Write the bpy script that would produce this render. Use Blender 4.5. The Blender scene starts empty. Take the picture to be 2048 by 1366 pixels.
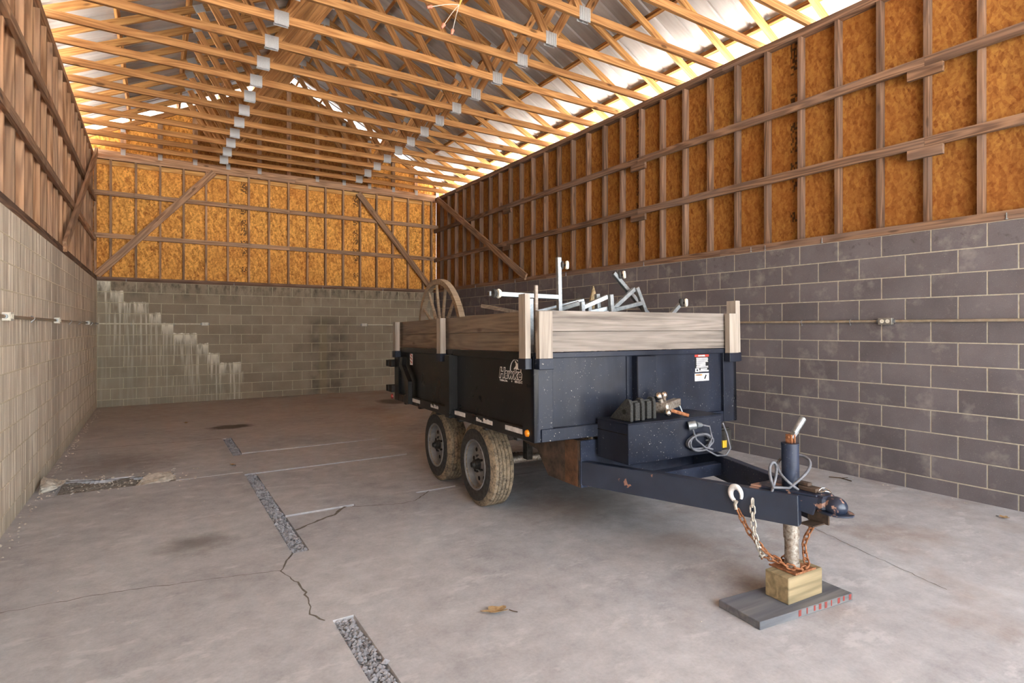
import bpy, bmesh, math, random
from mathutils import Vector, Matrix
random.seed(7)
scn = bpy.context.scene
col = scn.collection

# ---------------------------------------------------------------- camera, world, sun, exposure
W = 6.814                     # inner width between the block walls
YF = -15.8                    # front (door) end of the building; the back wall is y = 0
cam_d = bpy.data.cameras.new('camera')
cam_d.sensor_width = 36.0
cam_d.lens = 1123.04 / 2048 * 36
cam_d.shift_y = -(683 - 656.37) / 2048
cam_d.clip_start = 0.05
cam = bpy.data.objects.new('camera', cam_d)
cam.location = (0.9224, -12.9625, 1.4781)
cam.rotation_euler = (math.pi / 2, 0, -0.565596)
col.objects.link(cam)
scn.camera = cam

world = bpy.data.worlds.new('sky')
scn.world = world
world.use_nodes = True
wn = world.node_tree
bg = wn.nodes['Background']
bg.inputs[0].default_value = (0.84, 0.92, 1.0, 1)
bg.inputs[1].default_value = 4.0
sun_d = bpy.data.lights.new('sun', 'SUN')
sun_d.energy = 80.0
sun_d.angle = 0.02
sun_d.color = (1.0, 0.965, 0.92)
sun = bpy.data.objects.new('sun', sun_d)
sun.rotation_euler = Vector((-0.16, -0.62, -0.77)).to_track_quat('-Z', 'Y').to_euler()
col.objects.link(sun)
por_d = bpy.data.lights.new('door_portal', 'AREA')
por_d.shape = 'RECTANGLE'
por_d.size, por_d.size_y = 6.6, 4.4
por_d.cycles.is_portal = True
por = bpy.data.objects.new('door_portal', por_d)
por.location = (W / 2, YF + 0.05, 2.2)
por.rotation_euler = (math.pi / 2, 0, 0)
col.objects.link(por)
scn.view_settings.view_transform = 'Standard'
scn.view_settings.look = 'None'
scn.view_settings.gamma = 1
scn.view_settings.use_curve_mapping = False
scn.view_settings.exposure = 1.34
scn.cycles.diffuse_bounces = 8
scn.cycles.max_bounces = 12
scn.cycles.use_denoising = True


# ---------------------------------------------------------------- materials
def srgb(h):
    r = [int(h[i:i + 2], 16) / 255 for i in (0, 2, 4)]
    return tuple((c / 12.92 if c < .04045 else ((c + .055) / 1.055) ** 2.4) for c in r) + (1,)


class Mat:
    def __init__(s, name):
        s.m = bpy.data.materials.new(name)
        s.m.use_nodes = True
        s.t = s.m.node_tree
        s.b = s.t.nodes['Principled BSDF']
        s.out = s.t.nodes['Material Output']

    def put(s, sock, v):
        if isinstance(v, bpy.types.NodeSocket):
            s.t.links.new(v, sock)
        elif isinstance(v, str):
            sock.default_value = srgb(v)
        else:
            if hasattr(sock.default_value, '__len__') and not hasattr(v, '__len__'):
                v = (v,) * len(sock.default_value)
            sock.default_value = v

    def new(s, typ, ins=(), out=0, **kw):
        n = s.t.nodes.new(typ)
        for k, v in kw.items():
            setattr(n, k, v)
        for k, v in (ins.items() if isinstance(ins, dict) else enumerate(ins)):
            s.put(n.inputs[k], v)
        return n.outputs[out]

    def obj(s): return s.new('ShaderNodeTexCoord', out=3)
    def pos(s): return s.new('ShaderNodeNewGeometry', out=0)
    def rnd(s): return s.new('ShaderNodeObjectInfo', out='Random')
    def math(s, op, a, b=0.0, clamp=False): return s.new('ShaderNodeMath', (a, b), operation=op, use_clamp=clamp)
    def add(s, a, b): return s.math('ADD', a, b)
    def mul(s, a, b): return s.math('MULTIPLY', a, b)
    def vmath(s, op, a, b=(0, 0, 0)): return s.new('ShaderNodeVectorMath', (a, b), operation=op)
    def comb(s, x, y, z): return s.new('ShaderNodeCombineXYZ', (x, y, z))
    def sep(s, v):
        n = s.t.nodes.new('ShaderNodeSeparateXYZ')
        s.put(n.inputs[0], v)
        return n.outputs
    def map(s, v, scale=(1, 1, 1), rot=(0, 0, 0), loc=(0, 0, 0)):
        return s.new('ShaderNodeMapping', (v, loc, rot, scale))
    def noise(s, v, scale=1.0, detail=3.0, rough=.5, dist=0.0):
        return s.new('ShaderNodeTexNoise', {'Vector': v, 'Scale': scale, 'Detail': detail, 'Roughness': rough, 'Distortion': dist})
    def voro(s, v, scale=1.0, out='Distance', feature='F1', rand=1.0):
        return s.new('ShaderNodeTexVoronoi', {'Vector': v, 'Scale': scale, 'Randomness': rand}, out=out, feature=feature)
    def white(s, v): return s.new('ShaderNodeTexWhiteNoise', {'Vector': v}, out='Value')
    def mr(s, v, a, b, c=0.0, d=1.0): return s.new('ShaderNodeMapRange', (v, a, b, c, d), clamp=True)
    def mix(s, f, a, b, mode='MIX'):
        n = s.t.nodes.new('ShaderNodeMix')
        n.data_type = 'RGBA'
        n.blend_type = mode
        s.put(n.inputs[0], f); s.put(n.inputs[6], a); s.put(n.inputs[7], b)
        return n.outputs[2]
    def grey(s, v): return s.comb(v, v, v)
    def hsv(s, c, h=.5, sat=1.0, val=1.0):
        return s.new('ShaderNodeHueSaturation', {'Hue': h, 'Saturation': sat, 'Value': val, 'Color': c})
    def bump(s, h, strength=.3, dist=.01):
        s.put(s.b.inputs['Normal'], s.new('ShaderNodeBump', {'Strength': strength, 'Distance': dist, 'Height': h}))
    def done(s, color, rough=.7, metal=0.0, spec=.5, coat=0.0):
        s.put(s.b.inputs['Base Color'], color)
        s.put(s.b.inputs['Roughness'], rough)
        s.put(s.b.inputs['Metallic'], metal)
        s.put(s.b.inputs['Specular IOR Level'], spec)
        if coat:
            s.put(s.b.inputs['Coat Weight'], coat)
            s.put(s.b.inputs['Coat Roughness'], .08)
        return s.m


def wood(name, dark, light, grey=None, gfac=0.0, vary=.3, rough=.8, ring=.35):
    m = Mat(name)
    r = m.rnd()
    v = m.vmath('ADD', m.obj(), m.comb(m.mul(r, 37.), m.mul(r, 11.), m.mul(r, 23.)))
    g1 = m.noise(m.map(v, (1.3, 20, 20)), 1.6, 5, .6)
    g2 = m.noise(m.map(v, (2.5, 90, 90)), 1.5, 3, .6)
    lobe = m.noise(m.map(v, (.45, 7, 7)), 1.0, 2, .45)
    rings = m.mr(m.math('SINE', m.mul(lobe, 62.)), -1, 1)
    fac = m.add(m.add(m.mul(g1, .55), m.mul(g2, .25)), m.mul(m.math('SUBTRACT', rings, .5), ring))
    c = m.mix(m.mr(fac, .2, .72), dark, light)
    knot = m.mr(m.voro(m.map(v, (2.0, 6.0, 6.0)), 1.0), .07, .13, .75, 0)
    c = m.mix(knot, c, '3a2414')
    if grey:
        c = m.mix(m.mul(m.mr(m.noise(m.map(v, (.7, 3, 3)), 1.3, 3), .35, .65), gfac), c, grey)
    c = m.mix(1.0, c, m.grey(m.mr(r, 0, 1, 1 - vary, 1 + vary * .6)), 'MULTIPLY')
    m.bump(fac, .25, .004)
    return m.done(c, rough, spec=.25)


MT = {}
MT['stud'] = wood('stud wood', '876347', 'c99e78', '9a8776', .45)
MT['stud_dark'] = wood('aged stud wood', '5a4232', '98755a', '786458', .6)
MT['truss'] = wood('truss pine', '8a5e38', 'cb9860', vary=.2, ring=.22)
MT['rafter'] = wood('rafter pine', '8a5e34', 'cf9f62', vary=.2, ring=.22)
MT['purlin'] = wood('purlin pine', '7d4f28', 'c9924f', vary=.2)
MT['newpine'] = wood('new pine nailer', 'b98548', 'e2b878', vary=.12)
MT['greyboard'] = wood('weathered grey board', '4f4740', 'a89d92', '8a8078', .45, vary=.1, ring=.12)
MT['brownboard'] = wood('weathered brown board', '4e4136', '9c8a76', '74685c', .5, vary=.15, ring=.12)
MT['post'] = wood('sun bleached post', '6f645a', 'c2b6a8', 'a4988a', .4, vary=.08, ring=.1)
MT['treated'] = wood('treated block', '74654a', 'b09a76', '8e8266', .3, vary=.05, ring=.3)
MT['plank'] = wood('painted grey plank', '4a4a4c', '86837f', '5e6068', .7, vary=.05, ring=.2)
MT['wheelwood'] = wood('wagon wheel wood', '75624d', 'b29a7c', '8d8072', .5, vary=.1, ring=.15)


def osb(name, bright=1.0, printed=False, red=0.0):
    m = Mat(name)
    p = m.pos()
    fl = []
    for k, (rx, ry, rz) in enumerate(((.25, .25, .3), (-.5, -.5, -.4), (.95, .95, .7))):
        v = m.map(m.map(p, (1, 1, 1), (rx, ry, rz)), (1, 1, .24), (0, 0, 0), (k * 3.1, k * 1.7, k * .9))
        fl.append(m.sep(m.voro(v, 34 + 9 * k, out='Color'))[0])
    a = m.add(m.add(m.mul(fl[0], .42), m.mul(fl[1], .33)), m.mul(fl[2], .25))
    fine = m.noise(m.map(p, (1, 1, .3)), 60, 3, .6)
    f = m.add(m.mul(a, .8), m.mul(fine, .25))
    c = m.mix(m.mr(f, .2, .82), '7e4c18', 'd8a250')
    c = m.mix(m.mr(m.noise(m.map(p, (1, 1, .5)), 42, 2, .5), .67, .75, 0, .55), c, '4a280c')
    c = m.mix(m.mr(m.noise(p, 1.2, 2), .3, .7, 0, .35), c, 'a05a1c')
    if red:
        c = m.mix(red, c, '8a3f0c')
    if printed:
        o = m.sep(m.obj())
        strip = m.math('MULTIPLY', m.mr(o[0], .445, .447), m.mr(o[0], .565, .567, 1, 0))
        cell = m.comb(m.math('FLOOR', m.mul(o[0], 62.)), m.math('FLOOR', m.mul(o[2], 36.)), 0.)
        rows = m.white(m.comb(0., m.math('FLOOR', m.mul(o[2], 9.)), 3.))
        glyph = m.mul(m.mr(m.white(cell), .45, .46), m.mr(rows, .3, .31))
        zone = m.mr(m.noise(m.comb(0., 0., o[2]), 2.2, 1), .42, .45)
        c = m.mix(m.mul(m.mul(m.mul(strip, glyph), zone), .8), c, '2a1c12')
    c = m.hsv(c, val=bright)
    m.bump(f, .25, .004)
    return m.done(c, .7, spec=.3)


MT['osb'] = osb('lightened golden strand board', 1.5)  # board colour lightened to make up for daylight falling off deep inside
MT['osb_print'] = osb('lightened golden strand board printed', 1.5, True)
MT['osb_r'] = osb('darkened orange strand board', .72, False, .35)  # same board toned darker, mainly for the better lit right wall
MT['osb_r_print'] = osb('darkened orange strand board printed', .72, True, .35)


def block_mat(name, a, b, wall):
    m = Mat(name)
    p = m.pos()
    s = m.sep(p)
    r = m.rnd()
    grain = m.noise(p, 85, 4, .75)
    big = m.noise(p, 2.2, 4, .6)
    c = m.mix(m.mr(m.add(m.mul(big, .55), m.mul(grain, .55)), .32, .78), a, b)
    c = m.mix(1.0, c, m.grey(m.mr(r, 0, 1, .86, 1.1)), 'MULTIPLY')
    c = m.mix(m.mr(grain, .58, .7, 0, .4), c, '3b3531')
    c = m.mix(m.mr(grain, .42, .3, 0, .3), c, 'b5aca4')
    if wall == 'right':
        c = m.mix(m.mr(m.noise(p, 3.7, 4, .65), .55, .75, 0, .45), c, 'a39a92')
        c = m.mix(m.mul(m.mr(m.noise(p, 11, 4, .7), .58, .7), m.mr(s[2], 1.9, 2.3, 0, .6)), c, '3f3834')
    if wall == 'left':
        st = m.noise(m.map(p, (1, 9, .35)), 2.0, 4, .65)
        c = m.mix(m.mr(st, .45, .6), c, 'eadfcc')
        c = m.mix(m.mr(m.noise(m.map(p, (1, 6, .5), loc=(0, 4, 2)), 2.2, 4, .6), .56, .72, 0, .55), c, '7a6a5c')
        band = m.mul(m.mr(s[1], -5.45, -5.3), m.mr(s[1], -4.85, -4.6, 1, 0))
        c = m.mix(m.mul(m.mul(band, m.mr(st, .3, .7)), .6), c, '6a5c50')
        c = m.mix(m.mr(s[2], .25, .02, 0, .3), c, '8f9078')
    if wall == 'back':
        # old leak: pale lime run-off below a stepped line across the left part of the wall
        xs = m.mul(m.math('FLOOR', m.math('DIVIDE', s[0], .2032)), .2032)
        edge = m.math('SUBTRACT', 2.42, m.mul(xs, .74))
        edge = m.add(m.mul(m.math('FLOOR', m.math('DIVIDE', m.math('SUBTRACT', edge, .13), .2032)), .2032), .16)
        wob = m.mul(m.math('SUBTRACT', m.noise(p, 9, 3), .5), .12)
        t = m.math('SUBTRACT', m.add(edge, wob), s[2])
        below = m.mr(t, 0, .02)
        inx = m.mr(s[0], 2.35, 2.5, 1, 0)
        zone = m.mul(below, inx)
        drip = m.mr(m.noise(m.map(p, (16, 1, .55)), 1.5, 3, .6), .5, .62)
        lime = m.mul(m.mr(t, .02, .3, 1, 0), m.mr(m.noise(m.map(p, (7, 1, 1.2)), 2.0, 3), .36, .52))
        lime = m.math('MAXIMUM', lime, m.mul(drip, m.mr(t, .2, 1.4, .7, .1)))
        c = m.mix(m.mul(zone, m.mr(m.noise(p, 5, 4, .7), .3, .7, .15, .6)), c, '9b9683')
        c = m.mix(m.mul(m.mul(zone, lime), .9), c, 'efe8d4')
        c = m.mix(m.mul(m.mr(s[2], 2.0, 2.3), m.mr(m.noise(m.map(p, (5, 1, 2)), 2.0, 4, .7), .45, .65, 0, .75)), c, '3d372f')
        c = m.mix(m.mul(m.mr(s[2], 1.5, 2.2), m.mr(m.noise(m.map(p, (9, 1, .7), loc=(5, 0, 0)), 1.6, 3, .6), .55, .68, 0, .5)), c, '928770')
        wet = m.mul(m.mr(s[0], 3.75, 3.9), m.mr(s[0], 4.5, 4.75, 1, 0))
        c = m.mix(m.mul(m.mul(wet, m.mr(s[2], 1.75, 1.6)), m.mr(m.noise(p, 3, 3), .4, .65, .05, .5)), c, '3a332b')
        run = m.mul(m.mr(s[0], 4.0, 4.05), m.mr(s[0], 4.17, 4.22, 1, 0))
        c = m.mix(m.mul(m.mul(run, m.mr(s[2], 1.7, 1.5)), .6), c, '8f8266')
    m.bump(m.add(grain, m.mul(big, .3)), .5, .006)
    return m.done(c, .95, spec=.15)


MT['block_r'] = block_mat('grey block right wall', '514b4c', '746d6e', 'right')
MT['block_b'] = block_mat('olive grey block back wall', '80735f', 'a89a86', 'back')  # tones also lifted to offset the dim daylight at the back
MT['block_l'] = block_mat('pale block left wall', 'b8a893', 'd6c8b4', 'left')  # tones also lifted to offset weak daylight along this wall


def speck(name, a, b, scale, rough=.9, spec=.2, bump=.3, bd=.004, metal=0.):
    m = Mat(name)
    p = m.obj()
    n = m.noise(p, scale, 5, .65)
    m.bump(n, bump, bd)
    return m.done(m.mix(m.mr(n, .3, .7), a, b), rough, metal, spec)


MT['mortar_r'] = speck('mortar buff', '938a7c', 'b0a794', 25)
MT['mortar_b'] = speck('mortar olive buff', 'a89e84', 'c6bc9e', 25)
MT['mortar_l'] = speck('mortar beige', 'c2b498', 'd6c8ac', 25)
MT['chunk'] = speck('broken concrete', '9d9488', 'd8cfc0', 22, bump=.6, bd=.01)
MT['gravel'] = speck('grey gravel', '6d6a6c', 'a9a6a8', 14)
MT['earth'] = speck('dark grit', '5e5750', '9c948a', 60, bump=.6, bd=.01)
MT['ground'] = speck('outdoor gravel yard', 'b2aeaa', 'cac7c4', 6)
MT['galv'] = speck('galvanised steel', '7c8284', 'a6aaac', 30, .42, .5, .05, .001, .75)
MT['plate'] = speck('galvanised truss plate', '96989a', 'cfd0d0', 40, .45, .5, .1, .001, .6)
MT['rust'] = speck('rusty chain', '6d3f28', 'b57f5a', 45, .85, .2, .4, .002, .3)
MT['chainw'] = speck('worn zinc chain', '9a8a76', 'd8d2c6', 30, .6, .4, .3, .002, .4)
MT['chrome'] = speck('scratched chrome', 'a09890', 'e0dcd6', 25, .2, .5, .1, .001, 1.)
MT['oldcast'] = speck('pitted cast steel', '6e5c4c', 'c0b8ac', 60, .5, .5, .5, .003, .7)
MT['rubber'] = speck('tyre rubber', '2c2b2a', '4a4845', 30, .85)
MT['chockrub'] = speck('gritty black rubber', '151515', '4a4946', 140, .85, bump=.5)
MT['rim'] = speck('grey painted rim', '626160', '848382', 9, .5, .4)
MT['darkmetal'] = speck('dark iron', '171614', '3a3530', 30, .6)
MT['whitebox'] = speck('white steel box', 'bdb6a6', 'e2dccd', 20, .5, .4, .05, .001)
MT['greybox'] = speck('grey steel cover', '77726a', '99948a', 20, .45, .5, .05, .001, .5)
MT['emt'] = speck('painted conduit', '8a7a66', 'b0a08a', 20, .45, .5, .05, .001, .3)
MT['emtw'] = speck('white conduit', 'bdb59c', 'ded6be', 20, .5, .4, .05, .001)
MT['recept'] = speck('ivory receptacle', 'd8d0bc', 'ece6d6', 20, .4, .5, 0.)
MT['slot'] = speck('black slot', '15120f', '25211d', 20, .8)
MT['cablegrey'] = speck('grey cable jacket', '4c4c50', '77777c', 20, .5, .4, .1)
MT['cableyellow'] = speck('yellow cable jacket', 'c9a040', 'e6c468', 20, .5, .4, .05)
MT['wirewhite'] = speck('white wire', 'b0a89c', 'ccc4b8', 20, .5, .4, .05)
MT['nut'] = speck('pink wire nut', 'b87058', 'd0907a', 20, .5, .4, .05)
MT['white'] = speck('white decal', 'cfccc8', 'e6e4e0', 20, .5, .4, 0.)
MT['tape'] = speck('worn reflective tape', 'b6b2b0', 'd8d5d3', 20, .5, .4, .05)
MT['black'] = speck('black decal', '0c0c0e', '141416', 20, .4, .4, 0.)
MT['red'] = speck('red decal', 'b02a20', 'd04030', 20, .5, .4, 0.)
MT['orange'] = speck('orange decal', 'c06a10', 'd88020', 20, .5, .4, 0.)
MT['amber'] = speck('amber lens', 'd07008', 'f09a20', 20, .2, .6, 0.)
MT['redlens'] = speck('red lens', '701010', '9a1c18', 20, .2, .6, 0.)
MT['yellow'] = speck('yellow battery label', 'c09a20', 'd8b030', 20, .5, .4, 0.)
MT['smear'] = speck('faded red paint', '6a4440', '9c3c34', 40, .8)
MT['leaf'] = speck('dry brown leaf', '7a5e40', 'b0946c', 40, .8)
MT['twig'] = speck('dark twig', '3a2c20', '5a4634', 40, .9)
MT['stain'] = speck('crack shadow dirt', '5e574f', '7a7268', 40, .95)
MT['rustplate'] = speck('rust streaked plate', '2a2725', '6a5546', 9, .75)
MT['ruststrip'] = speck('bare rusted steel', '4a382c', '7a5840', 14, .85)


def steel(name, a, b, dirt=.25, rough=.3):
    m = Mat(name)
    p = m.obj()
    n = m.noise(p, 5, 4, .6)
    c = m.mix(m.mr(n, .3, .7), a, b)
    sp = m.mul(m.mr(m.noise(p, 95, 2, .5), .69, .73), m.mr(m.noise(p, 2.6, 3), .45, .65))
    sp2 = m.mul(m.mr(m.noise(p, 38, 3, .6), .68, .74), m.mr(n, .4, .6))
    c = m.mix(m.mul(m.math('MAXIMUM', sp, m.mul(sp2, .5)), min(1., dirt * 3)), c, 'b5aea2')
    dust = m.mr(m.noise(m.map(p, (3, 3, .6)), 1.5, 4, .6), .42, .75, 0, dirt * .12)
    c = m.mix(dust, c, '8d8a88')
    return m.done(c, m.add(m.mul(n, .25), rough - .1), spec=.3)


MT['steel'] = steel('black enamel side', '0d0c0b', '191715', .12, .28)
MT['steelf'] = steel('sky tinted black enamel front', '090d1a', '141b2b', .45, .38)  # blue of the reflected sky put into the base colour
MT['steelt'] = steel('worn blue black tongue', '1a1f2c', '30384c', .45, .38)
m = Mat('chipped tongue paint')
p = m.obj()
chip = m.mr(m.noise(p, 13, 4, .6), .67, .69)
m.done(m.mix(m.mul(chip, .9), m.mix(m.noise(p, 6, 3), '171b26', '303848'), '8f6552'), .4, spec=.5, coat=.2)
MT['chip'] = m.m
m = Mat('rubbed coupler paint')
p = m.obj()
chip = m.mr(m.noise(p, 16, 4, .6), .57, .6)
m.done(m.mix(m.mul(chip, .9), m.mix(m.noise(p, 6, 3), '141823', '2a3346'), 'a07a66'), .32, spec=.5)
MT['chip2'] = m.m


def tyre_mat():
    m = Mat('muddy tyre tread')
    p = m.obj()
    n = m.noise(p, 16, 5, .7)
    n2 = m.noise(p, 55, 4, .7)
    c = m.mix(m.mr(m.add(m.mul(n, .5), m.mul(n2, .5)), .36, .56), '3c3833', '94836c')
    m.bump(n, .5, .006)
    return m.done(c, .95, spec=.15)


MT['tread'] = tyre_mat()


def roof_mat():
    m = Mat('galvalume roof underside')
    p = m.pos()
    n = m.noise(m.map(p, (.6, 5, .6)), 1.6, 4, .6)
    c = m.mix(m.mr(n, .3, .7), '98938e', 'b2aeaa')
    return m.done(c, .5, .15, .4)


MT['roof'] = roof_mat()


def floor_mat():
    m = Mat('old concrete slab')
    p = m.pos()
    s = m.sep(p)
    n1 = m.noise(p, .9, 5, .62)
    n2 = m.noise(p, 7, 5, .65)
    n3 = m.noise(p, 55, 3, .7)
    f = m.add(m.add(m.mul(n1, .42), m.mul(n2, .42)), m.mul(n3, .22))
    c = m.mix(m.mr(f, .32, .72), '8a8788', 'c0bfc0')
    pale = m.mr(m.noise(m.map(p, (1.2, 2.4, 1), (0, 0, .5)), 2.1, 5, .72), .56, .64, 0, .55)
    c = m.mix(pale, c, 'c4c2c2')
    # inner half browner: dirt plus warm bounced light put into the colour
    inner_tint = m.mul(m.mr(m.add(s[1], m.mul(m.math('SUBTRACT', n1, .5), 5.0)), -6.2, -1.0), .5)
    c = m.mix(inner_tint, c, 'a48a70')
    rust = m.mul(m.mr(m.noise(p, 1.3, 4, .6), .5, .7), m.mul(m.mr(s[0], 2.8, 4.2), .4))
    c = m.mix(rust, c, '8a6a4c')

    def blot(cx, cy, rx, ry, colr, fac, soft=.45):
        d = m.vmath('MULTIPLY', m.vmath('SUBTRACT', p, (cx, cy, 0)), (1 / rx, 1 / ry, 0))
        ln = m.t.nodes.new('ShaderNodeVectorMath')
        ln.operation = 'LENGTH'
        m.put(ln.inputs[0], d)
        dd = m.add(ln.outputs['Value'], m.mul(m.math('SUBTRACT', n2, .5), .7))
        return m.mix(m.mr(dd, 1 - soft, 1, fac, 0), c, colr)
    c = blot(1.86, -3.6, .36, .24, '3a2a1c', .85)
    c = blot(4.95, -2.1, .35, .5, '40301f', .8)
    c = blot(1.15, -8.55, .3, .26, '5c544d', .6, .8)
    c = blot(.6, -5.45, .75, .8, '6a5a4c', .45, .8)
    c = blot(3.9, -9.3, .8, .55, '8c7a68', .45, .8)
    c = m.mix(m.mr(n3, .64, .76, 0, .25), c, '4c443e')
    scr = m.voro(m.map(p, (9, 1.3, 1), (0, 0, .9)), 5.0, feature='DISTANCE_TO_EDGE')
    c = m.mix(m.mul(m.mr(scr, .0, .02, 1, 0), m.mr(m.noise(p, 1.6, 2), .55, .7, 0, .2)), c, '6a625b')
    m.bump(m.add(n2, m.mul(n3, .5)), .25, .006)
    return m.done(c, m.mr(n1, .3, .7, .85, .6), spec=.3)


MT['floor'] = floor_mat()


# ---------------------------------------------------------------- mesh helpers
class MB:
    def __init__(s): s.v, s.f = [], []

    def add(s, vs, fs):
        o = len(s.v)
        s.v += [tuple(x) for x in vs]
        s.f += [tuple(i + o for i in f) for f in fs]
        return s

    def box(s, x0, x1, y0, y1, z0, z1):
        vs = [(x, y, z) for z in (z0, z1) for y in (y0, y1) for x in (x0, x1)]
        return s.add(vs, [(0, 2, 3, 1), (4, 5, 7, 6), (0, 1, 5, 4), (2, 6, 7, 3), (0, 4, 6, 2), (1, 3, 7, 5)])

    def bar(s, p0, p1, side, w, t):
        """box beam from p0 to p1; w across the side direction, t across the third"""
        p0, p1 = Vector(p0), Vector(p1)
        d = (p1 - p0).normalized()
        a = Vector(side)
        a = (a - d * a.dot(d)).normalized()
        b = d.cross(a)
        vs = [P + a * (i * w / 2) + b * (j * t / 2) for P in (p0, p1) for j in (-1, 1) for i in (-1, 1)]
        return s.add(vs, [(0, 2, 3, 1), (4, 5, 7, 6), (0, 1, 5, 4), (2, 6, 7, 3), (0, 4, 6, 2), (1, 3, 7, 5)])

    def cyl(s, p0, p1, r0, r1=None, n=16, cap=True):
        r1 = r0 if r1 is None else r1
        p0, p1 = Vector(p0), Vector(p1)
        d = (p1 - p0).normalized()
        a = d.orthogonal().normalized()
        b = d.cross(a)
        vs = [P + (a * math.cos(2 * math.pi * i / n) + b * math.sin(2 * math.pi * i / n)) * r for P, r in ((p0, r0), (p1, r1)) for i in range(n)]
        fs = [(i, (i + 1) % n, n + (i + 1) % n, n + i) for i in range(n)]
        if cap:
            fs += [tuple(range(n - 1, -1, -1)), tuple(range(n, 2 * n))]
        return s.add(vs, fs)

    def tube(s, path, r, n=8, closed=False):
        P = [Vector(q) for q in path]
        k = len(P)
        nrm = None
        vs = []
        for i, q in enumerate(P):
            d = (P[(i + 1) % k] - P[i - 1]) if closed else (P[min(i + 1, k - 1)] - P[max(i - 1, 0)])
            d.normalize()
            nrm = d.orthogonal() if nrm is None else nrm - d * nrm.dot(d)
            nrm.normalize()
            b = d.cross(nrm)
            rr = r[i] if isinstance(r, (list, tuple)) else r
            vs += [q + (nrm * math.cos(2 * math.pi * j / n) + b * math.sin(2 * math.pi * j / n)) * rr for j in range(n)]
        fs = []
        for i in range(k if closed else k - 1):
            for j in range(n):
                a, c = i * n, ((i + 1) % k) * n
                fs.append((a + j, a + (j + 1) % n, c + (j + 1) % n, c + j))
        if not closed:
            fs += [tuple(range(n - 1, -1, -1)), tuple(range((k - 1) * n, k * n))]
        return s.add(vs, fs)

    def lathe(s, c, axis, prof, n=32, closed=True):
        """prof: list of (along, radius)"""
        c, d = Vector(c), Vector(axis).normalized()
        a = d.orthogonal().normalized()
        b = d.cross(a)
        vs = [c + d * h + (a * math.cos(2 * math.pi * i / n) + b * math.sin(2 * math.pi * i / n)) * r for h, r in prof for i in range(n)]
        k = len(prof)
        fs = [(q * n + i, q * n + (i + 1) % n, ((q + 1) % k) * n + (i + 1) % n, ((q + 1) % k) * n + i)
              for q in range(k if closed else k - 1) for i in range(n)]
        return s.add(vs, fs)

    def ball(s, c, r, n=16, m=10, sc=(1, 1, 1)):
        c = Vector(c)
        vs = [c + Vector((0, 0, r * sc[2]))]
        for i in range(1, m):
            th = math.pi * i / m
            vs += [c + Vector((r * sc[0] * math.sin(th) * math.cos(2 * math.pi * j / n), r * sc[1] * math.sin(th) * math.sin(2 * math.pi * j / n), r * sc[2] * math.cos(th))) for j in range(n)]
        vs.append(c - Vector((0, 0, r * sc[2])))
        fs = [(0, 1 + j, 1 + (j + 1) % n) for j in range(n)]
        for i in range(m - 2):
            for j in range(n):
                a = 1 + i * n
                fs.append((a + j, a + n + j, a + n + (j + 1) % n, a + (j + 1) % n))
        a = 1 + (m - 2) * n
        fs += [(len(vs) - 1, a + (j + 1) % n, a + j) for j in range(n)]
        return s.add(vs, fs)

    def prism(s, poly, ext):
        """planar polygon extruded by vector ext"""
        e = Vector(ext)
        n = len(poly)
        vs = [Vector(q) for q in poly] + [Vector(q) + e for q in poly]
        fs = [tuple(range(n)), tuple(range(2 * n - 1, n - 1, -1))] + [(i, n + i, n + (i + 1) % n, (i + 1) % n) for i in range(n)]
        return s.add(vs, fs)

    def mesh(s, name, mat, smooth=0, bevel=0.0):
        me = bpy.data.meshes.new(name)
        me.from_pydata([tuple(v) for v in s.v], [], s.f)
        bm = bmesh.new()
        bm.from_mesh(me)
        bmesh.ops.recalc_face_normals(bm, faces=bm.faces)
        if bevel:
            es = [e for e in bm.edges if len(e.link_faces) == 2 and e.calc_face_angle(0) > .6]
            bmesh.ops.bevel(bm, geom=es, offset=bevel, segments=1, affect='EDGES', clamp_overlap=True)
        bm.to_mesh(me)
        bm.free()
        me.materials.append(MT[mat])
        if smooth:
            me.polygons.foreach_set('use_smooth', [True] * len(me.polygons))
            me.set_sharp_from_angle(angle=math.radians(smooth))
        return me

    def build(s, name, mat, parent=None, smooth=0, bevel=0.0):
        return link(name, s.mesh(name, mat, smooth, bevel), parent)


def link(name, me, parent=None, mw=None):
    o = bpy.data.objects.new(name, me)
    col.objects.link(o)
    if parent is not None:
        o.parent = parent
    if mw is not None:
        o.matrix_basis = mw
    return o


def tag(o, label=None, cat=None, group=None, kind=None):
    for k, v in (('label', label), ('category', cat), ('group', group), ('kind', kind)):
        if v:
            o[k] = v
    return o


def empty(name, loc=(0, 0, 0), rot=(0, 0, 0)):
    o = bpy.data.objects.new(name, None)
    o.empty_display_size = .2
    o.location = loc
    o.rotation_euler = rot
    col.objects.link(o)
    return o


_lum = {}


def lumber(name, p0, p1, side, w, t, mat, parent=None):
    """board as its own object, local X along the grain"""
    p0, p1 = Vector(p0), Vector(p1)
    d = p1 - p0
    L = d.length
    d.normalize()
    a = Vector(side)
    a = (a - d * a.dot(d)).normalized()
    b = d.cross(a)
    key = (round(L, 3), w, t, mat)
    if key not in _lum:
        _lum[key] = MB().box(-L / 2, L / 2, -w / 2, w / 2, -t / 2, t / 2).mesh(name, mat)
    mw = Matrix((d, a, b)).transposed().to_4x4()
    mw.translation = (p0 + p1) / 2
    return link(name, _lum[key], parent, mw)


ORD = ['first', 'second', 'third', 'fourth', 'fifth', 'sixth', 'seventh', 'eighth', 'ninth', 'tenth', 'eleventh', 'twelfth', 'thirteenth',
       'fourteenth', 'fifteenth', 'sixteenth', 'seventeenth', 'eighteenth', 'nineteenth', 'twentieth']

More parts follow.
